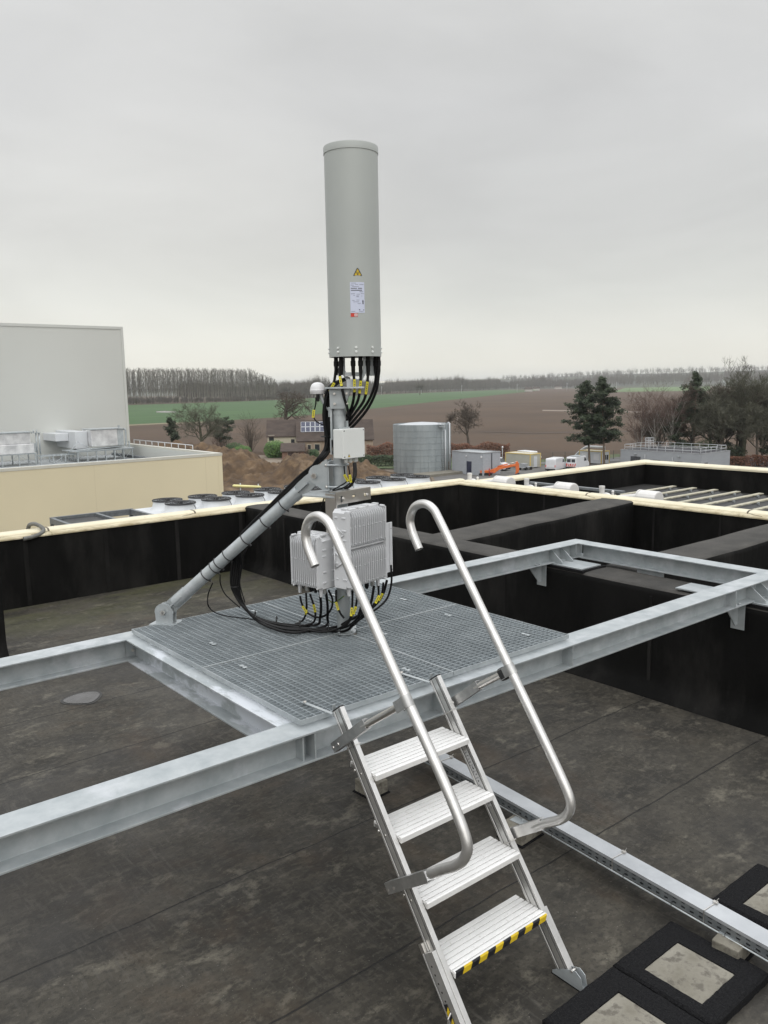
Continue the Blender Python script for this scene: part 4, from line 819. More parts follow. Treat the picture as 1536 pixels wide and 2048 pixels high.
# ---------------------------------------------------------------- rubber tiles with concrete inlays
def tile(x0,x1,y0,y1,ix0,ix1,iy0,iy1,label):
    zt=ZR+.052
    mb=MB()
    # outer ring with chamfered edge, and a recess that holds the slab
    ch=.012
    def ring(a,b): 
        n=len(a); mb.add(a+b,[(k,(k+1)%n,n+(k+1)%n,n+k) for k in range(n)])
    def rect(d,z,nz=0): 
        P=[]; cs=[(x0-d,y0-d),(x1+d,y0-d),(x1+d,y1+d),(x0-d,y1+d)]
        for i in range(4):
            a,b=cs[i],cs[(i+1)%4]
            for k in range(24): 
                t=k/24; x=a[0]+(b[0]-a[0])*t; y=a[1]+(b[1]-a[1])*t; q=noise.noise(Vector((x*30,y*30,z*20)))*.004; P.append((x+q,y+q,z+nz*noise.noise(Vector((x*20,y*20,5)))*.003))
        return P
    def irect(z):
        P=[]; cs=[(ix0,iy0),(ix1,iy0),(ix1,iy1),(ix0,iy1)]
        for i in range(4):
            a,b=cs[i],cs[(i+1)%4]
            for k in range(24): t=k/24; x=a[0]+(b[0]-a[0])*t; y=a[1]+(b[1]-a[1])*t; q=noise.noise(Vector((x*40,y*40,z*20)))*.003; P.append((x+q,y+q,z))
        return P
    r0_,r1_,r2_=rect(0,ZR+.001),rect(0,zt-ch),rect(-ch,zt,1)
    ring(r0_,r1_); ring(r1_,r2_); i0,i1=irect(zt),irect(zt-.02); ring(r2_,i0); ring(i0,i1); 
    o=mb.build('rubber_tile',rubber,loc=((x0+x1)/2,(y0+y1)/2,ZR)); tag(o,label,'rubber tile','rubber tiles with concrete inlays')
    mb=MB(); mb.box(ix0+.001,ix1-.001,iy0+.001,iy1-.001,ZR+.02,zt-.0035); mb.build('concrete_inlay',concrete,o,bevel=.004)
tile(2.985,3.475,1.53,2.03,3.06,3.345,1.625,1.915,'rubber tile with concrete centre in front of the concrete block')
tile(2.475,2.978,1.53,2.025,2.555,2.85,1.62,1.905,'rubber tile with concrete centre nearest the foot of the ladder')
tile(3.785,4.285,1.48,1.99,3.865,4.145,1.57,1.86,'rubber tile with concrete centre on the far side of the cable tray')
# ---------------------------------------------------------------- hose over the coping
mb=MB(); hp=[(3.10,11.30,-1.86),(3.108,11.235,-1.765),(3.118,11.18,-1.715),(3.164,11.12,-1.705),(3.216,11.03,-1.742),(3.22,10.97,-1.778),(3.155,10.90,-1.808),(3.042,10.865,-1.83),(2.936,10.858,-1.838)]
mb.tube(smooth_path(hp,6),.026,12); tag(mb.build('hose',mat('grey_rubber_hose',(.13,.13,.12),.6,0,var=.2,scale=20),loc=hp[0]),'grey hose looped over the cream coping','hose')
# ---------------------------------------------------------------- drums and pipes standing behind the right coping
lag=mat('white_pipe_lagging',(.60,.59,.57),.45,0,c2=(.70,.69,.68),scale=3,spots=(9,(.40,.38,.34),.6,.75,.4))
def drum(y,label):
    x=11.62; r_=thing('lagged_valve',(x,y,ZL),label,'pipe fitting','lagged drums behind the right coping')
    z=-1.87
    mb=MB(); mb.prism([(.15*math.cos(R(t)),.13*math.sin(R(t))) for t in range(0,181,20)]+[(-.15,-.20),(.15,-.20)],(x,y-.17,z),X3,Z3,Y3,0,.34); mb.build('drum',lag,r_,bevel=.02)
    mb=MB(); mb.cyl((x,y+.17,z+.0),(x,y+.62,z-.055),.075,18,r2=.05); mb.cyl((x,y+.17,z),(x,y+.19,z),.135,20); mb.build('pipe',lag,r_)
    mb=MB(); mb.tube(smooth_path([(x,y+.60,z-.05),(x,y+.72,z-.045),(x,y+.82,z-.01),(x,y+.86,z-.06),(x,y+.86,z-.4)],5),.035,12); mb.cyl((x,y+.70,z-.04),(x,y+.70,z+.05),.02,10); mb.sphere((x,y+.70,z+.05),.025,10,6); mb.cyl((x,y+.66,z-.09),(x,y+.68,z-.09),.05,12); mb.build('valve_body',lag,r_)
    mb=MB(); mb.cyl((x,y+.92,z-.20),(x,y+.92,z+.09),.045,14); mb.cyl((x,y+.92,z+.09),(x,y+.92,z+.13),.05,14); mb.build('riser',lag,r_)
    mb=MB(); mb.box(x-.06,x+.06,y-.12,y+.12,ZL,z-.19); mb.build('support',galv,r_)
drum(10.60,'white lagged drum and pipe nearest the corner of the cream copings'); drum(9.12,'white lagged drum and pipe, middle one of three behind the right coping'); drum(7.45,'white lagged drum and pipe beside the rows of slats')
mb=MB(); mb.box(11.95,12.05,8.2,10.3,ZL+.53,ZL+.57); mb.box(12.0,12.05,8.3,8.35,ZL,ZL+.55); mb.box(12.0,12.05,10.1,10.15,ZL,ZL+.55); tag(mb.build('pipe_duct',MATS['tray_zinc_side'],loc=(12,9,ZL)),'grey duct run behind the right coping','duct')
# rows of slats on the lower roof
lich=mat('weathered_cream_slat',(.34,.32,.24),.7,0,c2=(.50,.47,.37),scale=8,spots=(12,(.14,.14,.11),.52,.68,.7))
for i in range(9):
    y=9.72-i*.47; x0,x1=11.9,16.1+.02*i
    s_=thing('slat_row',(x0,y,ZL),'long cream slat over a dark panel on the black lower roof','slat row','rows of slats on the lower roof')
    mb=MB(); mb.box(x0,x1,y-.05,y+.05,-2.27,-2.25); mb.box(x0,x1,y+.045,y+.05,-2.30,-2.27); mb.build('slat',lich,s_)
    mb=MB(); mb.prism([(-.05,-2.285),(-.26,-2.38),(-.26,-2.39),(-.05,-2.295)],(0,y,0),Y3,Z3,X3,x0,x1-.02); mb.build('dark_panel',black_p,s_)
    mb=MB()
    for k in range(5): x=x0+.2+k*(x1-x0-.5)/4; mb.box(x-.02,x+.02,y-.03,y+.03,ZL,-2.27); mb.box(x-.015,x+.015,y-.10,y-.06,-2.33,-2.262)
    split_build(mb,'bracket',galv,s_)
# ---------------------------------------------------------------- air cooler with two rows of fans
cool=thing('air_cooler',(15.8,23.8,-4.6),'long white air cooler with two rows of black-grilled fans beyond the left coping','air cooler')
mb=MB(); 
for i in range(5): mb.box(9.95+i*2.46+.012,9.95+(i+1)*2.46-.012 if i<4 else 21.6,22.6,25.0,-4.25,-3.72)
mb.build('casing',coat_w,cool,bevel=.01)
mb=MB()
for x in (10.2,13,16,19,21.3):
    for y in (22.8,24.8): mb.box(x-.05,x+.05,y-.05,y+.05,-5.5,-4.26)
mb.build('leg',galv,cool)
shroud=mat('white_fan_shroud',(.62,.64,.655),.4,0,var=.03)
def make_fan(x,y):
    c=(x,y,0); z=-3.72
    mb=MB(); mb.lathe(c,[(.56,z),(.53,z+.03),(.475,z+.10),(.452,z+.20),(.448,z+.27),(.455,z+.285),(.44,z+.285),(.435,z+.2),(.435,z+.02)],36); s=mb.build('fan_shroud',shroud,cool)
    mb=MB()
    for r_ in (.10,.18,.255,.33,.40,.455):
        mb.tube([(x+r_*math.cos(g),y+r_*math.sin(g),z+.325-.03*(r_/.455)**2) for g in [2*math.pi*k/28 for k in range(29)]],.006,5,cap=False)
    for r_,zz in ((.462,z+.295),(.465,z+.275)): mb.tube([(x+r_*math.cos(g),y+r_*math.sin(g),zz) for g in [2*math.pi*k/32 for k in range(33)]],.012,6,cap=False)
    for k in range(8):
        g=2*math.pi*k/8+.2; mb.tube([(x+.04*math.cos(g),y+.04*math.sin(g),z+.33),(x+.46*math.cos(g),y+.46*math.sin(g),z+.298)],.009,5)
    mb.build('guard',black_p,s)
    mb=MB(); mb.cyl((x,y,z+.15),(x,y,z+.345),.075,16); mb.build('motor',black_p,s)
    mb=MB()
    for k in range(5):
        g=2*math.pi*k/5; u=Vector((math.cos(g),math.sin(g),0)); w=Vector((-u.y,u.x,0)); cc=Vector((x,y,z+.2)); mb.add([cc+u*.07-w*.04,cc+u*.42-w*.10-Z3*.02,cc+u*.42+w*.10+Z3*.05,cc+u*.07+w*.06+Z3*.03],[(0,1,2,3)])
    mb.build('fan_blade',black_p,s)
    mb=MB(); mb.tube(smooth_path([(x+.2,y-.42,z+.30),(x+.22,y-.49,z+.22),(x+.26,y-.50,z+.14),(x+.22,y-.55,z+.07),(x+.26,y-.62,z+.02)],4),.009,5); mb.build('power_lead',black_p,s)
    return s
f0=make_fan(10.95,23.32)
for i in range(9):
    for j in range(2):
        if i==0 and j==0: continue
        f_=dup(f0,parent=cool); f_.location=(i*1.222,j*.93,0)
# small steel frame left of the cooler
pf=thing('steel_platform',(8.6,23.8,-5.5),'low grey steel platform frame left of the white air cooler','platform')
mb=MB()
for y in (22.9,24.5): mb.box(7.4,9.9,y-.05,y+.05,-3.80,-3.62)
for x in (7.45,8.75,9.85): mb.box(x-.05,x+.05,22.96,24.44,-3.795,-3.63)
for x in (7.45,9.85):
    for y in (22.9,24.5): mb.box(x-.045,x+.045,y-.045,y+.045,-5.5,-3.801)
mb.build('frame',MATS['tray_zinc_side'],pf)
mb=MB(); mb.box(7.52,8.68,22.97,24.43,-3.72,-3.70); mb.build('grid_floor',black_p,pf)
# annex under the cooler
annex=thing('annex_building',(14,18.5,GZ),'low annex roof carrying the white air cooler, below the left coping','building')
mb=MB(); mb.box(-8,23,YP+.30,26,GZ,-5.52); mb.build('wall',wall_paint,annex); mb=MB(); mb.box(-8,23,YP+.31,25.95,-5.517,-5.50); mb.build('roof',lowm,annex)
# yellow tube on posts
yt=thing('yellow_tube',(21,37.4,-15),'pale yellow tube raised on posts in front of the earth heap','tube')
mb=MB(); a=Vector((20.6,37.6,-4.95)); b=Vector((22.05,37.2,-5.12)); mb.tube([a,a+(b-a)*.04,b-(b-a)*.04,b],[.03,.07,.07,.03],12); mb.build('tube',mat('pale_yellow_plastic',(.75,.70,.32),.4,0,var=.03),yt)
mb=MB(); mb.cyl((21.0,37.5,-15),(21.0,37.5,-4.85),.03,8); mb.cyl((21.95,37.3,-15),(21.95,37.3,-4.95),.03,8); mb.build('post',galv,yt)
# ---------------------------------------------------------------- cream hall, tall hall and their roof plant
clad_c=mat('cream_sandwich_panel',(.69,.62,.44),.5,0,var=.04,scale=.15)
clad_w=mat('white_sandwich_panel',(.56,.57,.54),.45,0,var=.03,scale=.1)
roofg=mat('pale_grey_roof',(.36,.38,.39),.6,0,var=.08,scale=.4)
trim=mat('pale_trim',(.55,.54,.48),.5,0,var=.03)
foil=mat('aluminium_foil_lagging',(.55,.55,.56),.3,.6,c2=(.88,.88,.88),scale=1.5,bump=.6,bscale=2.5)
ch=thing('cream_hall',(8,47,GZ),'low cream clad hall with a pale grey flat roof, left of the earth heap','building')
xa,xb,ya,yb,zt=-22,21.35,40,54.1,-3.42
mb=MB(); mb.box(xa,xb-.255,ya,ya+.25,GZ,zt-.14); mb.box(xb-.25,xb,ya,yb,GZ,zt-.10)
mb.build('wall',clad_c,ch)
mb=MB()
for k in range(7): x=xb-1.0-k*6.0; mb.box(x-.006,x+.006,ya-.003,ya-.001,GZ,zt-.15)
split_build(mb,'panel_joint',mat('panel_joint_line',(.56,.49,.335),.6,0,var=.03),ch)  # joints between panels, thin strips in a slightly darker cream
mb=MB(); mb.box(xa,xb+.02,ya-.02,ya+.30,zt-.14,zt); mb.box(xb-.30,xb+.02,ya+.3,yb,zt-.10,zt+.0); mb.build('edge_trim',trim,ch)
mb=MB(); mb.box(xa,xb-.26,ya+.26,yb,-4.3,-4.2); mb.build('roof',roofg,ch)
mb=MB(); mb.box(xb-.31,xb-.255,ya+.3,yb,-4.2,zt-.10); mb.box(xa,xb-.32,ya+.251,ya+.30,-4.2,zt-.14); mb.build('parapet_lining',clad_w,ch)
mb=MB(); mb.box(12,xb-.8,ya+1.4,ya+1.7,-4.2,-4.05); mb.box(xb-.9,xb-.6,ya+1.7,yb-.5,-4.2,-4.05); mb.build('roof_gutter',mat('dark_flashing',(.12,.13,.14),.6,0,var=.1),ch)
gr=thing('roof_guardrail',(21.5,47,zt),'short pale guardrail along the edge of the cream hall roof','railing')
mb=MB()
for k in range(10): y=43.2+k*.93; mb.cyl((xb-.12,y,zt-.05),(xb-.12,y,zt+.28),.022,6)
for z in (.28,): mb.cyl((xb-.12,43.2,zt+z),(xb-.12,43.2+9*.93,zt+z),.022,6)
mb.build('rail',coat_w,gr)
th_=thing('tall_hall',(0,70,GZ),'tall pale grey clad hall with a plain wall, at the left edge','building')
mb=MB(); mb.box(-40,22.0,54.2,95,GZ,4.12); mb.build('wall',clad_w,th_)
mb=MB(); mb.box(-40,22.03,54.16,54.6,4.05,4.22); mb.box(21.86,22.03,54.16,54.19,-4.2,4.05); mb.box(21.6,22.05,54.6,95,4.05,4.22); mb.build('edge_trim',clad_w,th_)
# roof plant
def frame_legs(mb,x0,x1,y0,y1,z0,z1,n):
    for k in range(n):
        x=x0+(x1-x0)*k/(n-1)
        for y in (y0,y1): mb.box(x-.03,x+.03,y-.03,y+.03,z0,z1)
        if k<n-1:
            xn=x0+(x1-x0)*(k+1)/(n-1); a,b=((x,y0-.02,z0),(xn,y0-.02,z1)) if k%2 else ((x,y0-.02,z1),(xn,y0-.02,z0)); mb.tube([a,b],.014,5)
    for y in (y0,y1): mb.box(x0-.1,x1+.1,y-.04,y+.04,z1,z1+.06)
u1=thing('air_handling_unit',(12.6,51,-4.2),'foil wrapped unit with a stepped top, at the left edge on the hall roof','air handling unit','air handling units on the cream hall roof')
mb=MB(); mb.box(9.8,14.55,50.0,51.6,-3.5,-2.95); mb.prism([(12.6,-2.945),(14.4,-2.945),(14.4,-2.30),(12.6,-2.30)],(0,0,0),X3,Z3,Y3,50.1,51.4); mb.build('lagged_duct',foil,u1,bevel=.03)
mb=MB(); mb.box(12.5,14.5,50.0,51.5,-2.295,-2.25); mb.box(14.56,14.75,50.2,51.4,-3.45,-2.95); mb.build('cover',galv,u1)
mb=MB()
for x in (14.75,14.92): mb.cyl((x,50.2,-3.6),(x,50.2,-2.35),.045,10)
for x in (14.62,14.8): mb.cyl((x,50.2,-2.32),(x,50.2,-2.15),.035,8)
mb.box(14.5,15.0,50.1,50.3,-2.36,-2.32); mb.build('riser_pipe',galv,u1)
mb=MB(); frame_legs(mb,10,14.6,50.1,51.5,-4.2,-3.56,6); frame_legs(mb,14.9,17.0,50.1,50.8,-4.2,-3.75,4); mb.build('support_frame',galv,u1)
u2=thing('air_handling_unit',(18.5,51,-4.2),'foil wrapped unit with a duct into the tall hall wall','air handling unit','air handling units on the cream hall roof')
mb=MB(); mb.box(17.15,17.9,50.6,54.19,-3.45,-2.42); mb.box(16.35,17.14,51.8,54.19,-3.0,-2.55); mb.build('duct',coat_w,u2,bevel=.01)
mb=MB(); mb.box(17.91,19.55,50.0,51.6,-3.33,-2.32); mb.build('lagged_duct',foil,u2,bevel=.03)
mb=MB(); mb.box(19.56,19.95,50.05,51.5,-3.33,-2.35); mb.box(17.9,20.0,49.95,51.6,-2.315,-2.28); mb.box(19.75,19.85,50.3,50.4,-2.28,-2.12); mb.build('cover',galv,u2)
mb=MB(); mb.tube(smooth_path([(20.1,50.1,-3.4),(20.12,50.1,-2.6),(20.1,50.1,-2.38),(19.98,50.1,-2.35)],4),.06,10); mb.cyl((20.3,50.1,-3.55),(20.3,50.1,-3.1),.05,10); mb.build('riser_pipe',galv,u2)
mb=MB(); frame_legs(mb,17.0,20.4,49.9,51.5,-4.2,-3.62,7); 
for k in range(4): mb.cyl((17.1,50.0+k*.12,-3.50),(19.9,50.0+k*.12,-3.40),.03,8)
mb.box(16.6,20.5,49.8,51.6,-3.56,-3.52); mb.tube([(16.4,50,-3.75),(17.1,50,-2.95)],.02,5); mb.tube([(17.1,50,-3.0),(17.9,50,-3.5)],.02,5); mb.build('support_frame',galv,u2)
# ---------------------------------------------------------------- ground
field=mat('ploughed_soil',(.051,.029,.014),.95,0,c2=(.078,.046,.024),scale=.018,lo=.35,hi=.65,detail=10,spots=(.12,(.055,.039,.030),.5,.7,.6),bump=.0)
mb=MB(); S_=9000; mb.v=[(-S_,-S_,GZ),(S_,-S_,GZ),(S_,S_,GZ),(-S_,S_,GZ)]; mb.f=[(0,1,2,3)]; mb.sm=[False]; gnd=structure(mb,'ground',field)
grass_f=mat('winter_crop_green',(.024,.068,.013),.9,0,c2=(.042,.098,.022),scale=.012,detail=8,stretch=(1,2.5,1),spots=(.03,(.12,.13,.06),.6,.75,.5))
grass_l=mat('pale_meadow_green',(.095,.155,.055),.9,0,var=.12,scale=.02)
GREEN=[(313.9, 844.6), (132.1, 357.2), (162.9, 358.3), (182.9, 352.7), (245.7, 371.0), (354.4, 442.2), (583.8, 606.4), (1437.6, 1205.6), (1594.0, 1469.7), (914.1, 1153.9), (565.0, 897.6), (429.3, 849.8)]
GREEN2=[(1080.1, 762.8), (1775.2, 1217.1), (2106.8, 1176.8), (1168.0, 652.1)]
VERGE=[(91.5, 131.7), (108.0, 143.8), (124.5, 117.5), (124.7, 106.6), (147.8, 102.1), (141.8, 98.0), (115.5, 98.8), (110.0, 103.8), (98.5, 107.6), (90.6, 120.8)]
EDGE=[(132.1, 357.2), (162.9, 358.3), (182.9, 352.7), (177.3, 342.0), (156.8, 345.2), (126.6, 342.4)]
DPATH=[(368.4, 307.0), (364.0, 229.1), (352.5, 221.8), (355.0, 295.8)]
FURROW=[(192.3, 185.9), (195.6, 165.8), (225.0, 144.9), (221.6, 142.6), (192.7, 163.3), (190.2, 183.9)]
FLOOD=[(248.3, 560.2), (257.4, 565.2), (252.1, 535.8), (243.7, 517.9), (237.4, 521.3), (237.0, 534.9)]
YARD=[(74.1, 89.3), (100.3, 106.9), (112.1, 105.8), (116.2, 99.4), (141.8, 98.0), (160.7, 74.6), (86.9, 33.0), (51.5, 53.6)]
ROAD=[(119.9, 104.1), (126.3, 99.6), (137.2, 94.8), (133.7, 92.3), (123.2, 97.1), (117.0, 101.5)]
EARTH=[(47.8, 98.9), (92.3, 178.9), (99.3, 142.8), (91.8, 122.3), (99.7, 108.9), (78.9, 84.1), (51.3, 68.7)]

flat(GREEN,GZ+.06,'crop_field',grass_f); flat(GREEN2,GZ+.06,'meadow',grass_l); flat(VERGE,GZ+.05,'grass_verge',mat('verge_grass',(.05,.085,.03),.95,0,c2=(.11,.12,.06),scale=.3))
dull=mat('dry_field_edge',(.17,.145,.09),.95,0,var=.2,scale=.03)
flat(EDGE,GZ+.09,'field_edge',dull)
flat(DPATH,GZ+.08,'farm_track',mat('pale_track',(.24,.195,.16),.95,0,var=.1,scale=.1))
flat(FURROW,GZ+.08,'tramline',mat('dark_furrow',(.07,.05,.038),.95,0,var=.1,scale=.1))
flat(FLOOD,GZ+.10,'flooded_patch',mat('standing_water',(.35,.34,.32),.15,0,var=.1))
flat(YARD,GZ+.04,'yard',mat('gravel_yard',(.095,.092,.088),.9,0,c2=(.15,.145,.138),scale=.25,detail=10,spots=(.6,(.20,.19,.175),.58,.72,.6)))
flat(ROAD,GZ+.10,'road',mat('road_asphalt',(.15,.15,.15),.85,0,var=.1,scale=.3))
flat(EARTH,GZ+.05,'excavated_ground',mat('turned_earth',(.13,.095,.065),.95,0,c2=(.22,.185,.145),scale=.18,detail=10,stretch=(1,2,1)))
# hills on the horizon
def hz(r,az):
    e=max(0,(r-2300)/2200); k=.30+.70*max(0,min(1,(R(60)-az)/R(34))); s=e*e*(3-2*e) if e<1 else 1
    return GZ+s*(62*k)+ (14*noise.noise(Vector((math.cos(az)*r/700,math.sin(az)*r/700,0)))*s)
mb=MB(); na,nr=60,16; 
for i in range(na+1):
    az=R(12+i*1.4)
    for j in range(nr+1): r_=2300+j*170; mb.v.append((r_*math.cos(az),r_*math.sin(az),hz(r_,az)))
for i in range(na):
    for j in range(nr): a=i*(nr+1)+j; mb.f.append((a,a+nr+1,a+nr+2,a+1)); mb.sm.append(True)
structure(mb,'hills',mat('distant_hills',(.04,.042,.032),.95,0,c2=(.05,.062,.034),scale=.004,detail=3,lo=.48,hi=.54))
# earth heap
heap_m=mat('heaped_earth',(.055,.034,.019),.95,0,c2=(.135,.086,.046),scale=.5,detail=12,bump=1.0,bscale=1.2,spots=(.25,(.22,.16,.10),.56,.68,.6))
def heap(u,w):   # u along the view's left-right, w away
    p=5.3*math.exp(-((u+9)/10.5)**4-((w)/9)**2)+3.9*math.exp(-((u-7.5)/5.0)**2-((w+3)/7)**2)+2.2*math.exp(-((u-15)/6)**2-(w/7)**2)+4.2*math.exp(-((u+24)/9)**2-((w-3)/8)**2)
    q=noise.fractal(Vector((u*.2,w*.2,1.3)),.6,2.1,7)*1.0+abs(noise.noise(Vector((u*.6,w*.4,7))))*1.1
    return p+q*min(1,p/1.5)-.15
mb=MB(); c0=Vector((69.5,117.5)); nu,nw=260,90
for i in range(nu+1):
    for j in range(nw+1):
        u=-36+i*66/nu; w=-18+j*36/nw; p=c0+Vector((Q.x,Q.y))*u+Vector((V.x,V.y))*w; mb.v.append((p.x,p.y,GZ+heap(u,w)))
for i in range(nu):
    for j in range(nw): a=i*(nw+1)+j; mb.f.append((a,a+nw+1,a+nw+2,a+1)); mb.sm.append(True)
o=mb.build('earth_heap',heap_m,loc=(69.5,117.5,GZ),recalc=False); tag(o,'big heap of brown excavated earth right of the cream hall','earth heap')
# ---------------------------------------------------------------- silo tank
tank_m=mat('corrugated_galvanised_tank',(.26,.295,.31),.45,.3,c2=(.35,.385,.40),scale=.6,detail=8,stretch=(1,1,.25),spots=(.9,(.24,.27,.285),.5,.7,.7))
tx,ty,tr_=96.7,107.6,5.05; tk=thing('storage_tank',(tx,ty,GZ),'large round galvanised water tank with a ladder, behind the cooler fans','tank')
mb=MB(); prof=[]; z0,z1=GZ,-6.63
prof=[(tr_,z0)]
for k in range(1,8): z=z0+(z1-z0)*k/8; prof+=[(tr_,z-.04),(tr_+.05,z-.03),(tr_+.05,z+.03),(tr_,z+.04)]
prof+=[(tr_,z1),(tr_-.06,z1+.02),(tr_-.06,z1-.4)]
mb.lathe((tx,ty,0),prof,72,smooth=False); mb.build('shell',tank_m,tk)
mb=MB(); mb.lathe((tx,ty,0),[(tr_-.07,z1-.25),(2.5,z1+.18),(.001,z1+.35)],48); mb.build('roof',mat('tank_roof_sheet',(.5,.52,.54),.5,.2,var=.05),tk)
mb=MB()
for k in range(24):
    g=2*math.pi*k/24; x,y=tx+(tr_+.012)*math.cos(g),ty+(tr_+.012)*math.sin(g); mb.cyl((x,y,z0),(x,y,z1),.02,4)
mb.build('seam',tank_m,tk)
def tpos(a,rad): return Vector((tx,ty,0))+(Q*math.sin(a)-V*math.cos(a))*rad
mb=MB()
for a in (R(38),R(43)): p=tpos(a,tr_+.25); mb.cyl(p+Z3*(z0+.3),p+Z3*(z1+.3),.04,6)
for k in range(24): z=z0+.5+k*.34; mb.tube([tpos(R(38),tr_+.25)+Z3*z,tpos(R(43),tr_+.25)+Z3*z],.022,5)
mb.build('ladder',galv,tk)
mb=MB(); 
for a,zt_ in ((R(47),z1-1.0),(R(62),z1+.2)): p=tpos(a,tr_+.22); mb.cyl(p+Z3*(z0+.2),p+Z3*zt_,.10,10); q=tpos(a,tr_-.1); mb.tube([p+Z3*zt_,q+Z3*(zt_+.05)],.10,10)
mb.build('pipe',coat_w,tk)
mb=MB(); p=tpos(R(36),tr_+.4); mb.obox(p+Z3*(z1-.35),Q,V,Z3,.55,.3,.04); 
for s in (-.5,0,.5): mb.obox(p+Q*s+Z3*(z1-.0),Q,V,Z3,.03,.3,.35)
mb.obox(p-V*.3+Z3*(z1+.33),Q,V,Z3,.55,.03,.03); mb.obox(p-V*.3+Z3*(z1-.0),Q,V,Z3,.55,.03,.03); mb.build('platform',galv,tk)
mb=MB(); mb.box(tx-6.5,tx+7,ty-8.5,ty-4.6,GZ,GZ+.45); mb.build('plinth',concrete,tk)
# ---------------------------------------------------------------- small grey brick building
gb=mat('painted_grey_brick',(.33,.35,.38),.8,0,c2=(.38,.40,.43),scale=2,stretch=(1,1,4)); gtrim=mat('grey_roof_trim',(.30,.31,.32),.5,0); dark_d=mat('dark_blue_door',(.02,.024,.05),.5,0); glass=mat('window_glass',(.03,.035,.04),.08,0,var=.1,spec=.8)
sb=thing('brick_outbuilding',(101,98,GZ),'small grey painted brick outbuilding with a dark blue door, right of the tank','building')
mb=MB(); mb.box(98.28,102.5,94.34,101.7,GZ,-11.3); mb.build('wall',gb,sb)
mb=MB(); mb.box(98.22,102.56,94.28,94.5,-11.3,-11.15); mb.box(98.22,102.56,101.55,101.76,-11.3,-11.15); mb.box(98.22,98.44,94.5,101.55,-11.3,-11.15); mb.box(102.34,102.56,94.5,101.55,-11.3,-11.15); mb.build('roof_edge',gtrim,sb)
mb=MB(); mb.box(98.44,102.34,94.5,101.55,-11.3,-11.27); mb.build('roof',roofg,sb)
mb=MB(); mb.box(98.22,98.28,97.0,98.1,GZ,-12.75); mb.build('door',dark_d,sb)
mb=MB(); mb.box(98.1,98.27,98.0,98.25,-11.95,-11.8); mb.box(98.1,98.27,94.5,94.75,-12.0,-11.7); mb.build('lamp',dome_w,sb)
mb=MB(); mb.cyl((100.3,94.25,GZ),(100.3,94.25,-11.3),.07,8); mb.build('downpipe',ink,sb)
# ---------------------------------------------------------------- containers and site cabin
cbeige=mat('beige_container_paint',(.42,.41,.35),.6,0,var=.05,scale=.5); cyel=mat('ochre_paint',(.62,.47,.17),.6,0,var=.05)
def cabin(name,x0,x1,y0,y1,h,label,wall,win):
    r_=thing(name,((x0+x1)/2,(y0+y1)/2,GZ),label,'site cabin'); z0,z1=GZ+.15,GZ+h
    mb=MB(); mb.box(x0+.06,x1-.06,y0+.06,y1-.06,z0,z1-.1); mb.build('body',wall,r_)
    mb=MB()
    for x in (x0,x1-.16):
        for y in (y0,y1-.16): mb.box(x,x+.16,y,y+.16,z0,z1-.16)
    mb.box(x0,x1,y0,y0+.16,z1-.16,z1); mb.box(x0,x1,y1-.16,y1,z1-.16,z1); mb.box(x0,x0+.16,y0+.16,y1-.16,z1-.16,z1); mb.box(x1-.16,x1,y0+.16,y1-.16,z1-.16,z1); mb.build('frame',cyel,r_)
    mb=MB(); mb.box(x0+.16,x1-.16,y0+.16,y1-.16,z1-.1,z1-.04); mb.build('roof',mat('dusty_cream_roof',(.50,.48,.40),.8,0),r_)
    for s,a,b,za,zb,m_ in win:
        mb=MB()
        if s=='x': mb.box(x0+.02,x0+.06,a,b,GZ+za,GZ+zb)
        else: mb.box(a,b,y0+.02,y0+.06,GZ+za,GZ+zb)
        mb.build('window' if m_ is glass else ('door' if za<.4 else 'shutter'),m_,r_)
    mb=MB()
    for x in (x0+.2,x1-.4):
        for y in (y0+.2,y1-.4): mb.box(x,x+.2,y,y+.2,GZ,z0)
    mb.build('foot',concrete,r_); return r_
cabin('storage_container',112.41,115.3,96.3,102.3,2.62,'beige storage container with an ochre corner post, behind the orange excavator arm',cbeige,[('y',113.4,114.3,.2,2.1,coat_w)])
cabin('site_cabin',126.4,128.9,91.3,96.4,2.45,'white site cabin with an ochre frame and a dark window, behind the vans',coat_w,[('x',94.6,95.8,.8,1.9,dome_w),('x',91.9,93.1,.8,1.9,dome_w),('y',127.3,127.8,.8,1.7,glass),('y',128.0,128.5,.8,1.7,glass)])
o=thing('flue_pipe',(127.5,97,GZ),'thick white pipe bending over behind the site cabin','pipe')
mb=MB(); mb.tube(smooth_path([(129.6,100.2,-14.6),(129.6,99.3,-13.7),(129.6,98.0,-12.7),(129.6,97.0,-12.2),(129.6,95.4,-12.1),(129.6,93.0,-12.1)],5),.24,12); mb.build('pipe',coat_w,o); mb=MB(); mb.box(129.4,129.8,98.0,98.4,GZ,-12.9); mb.box(129.4,129.8,100.0,100.4,GZ,-14.6); mb.box(129.4,129.8,92.9,93.15,GZ,-12.2); mb.build('support',galv,o)
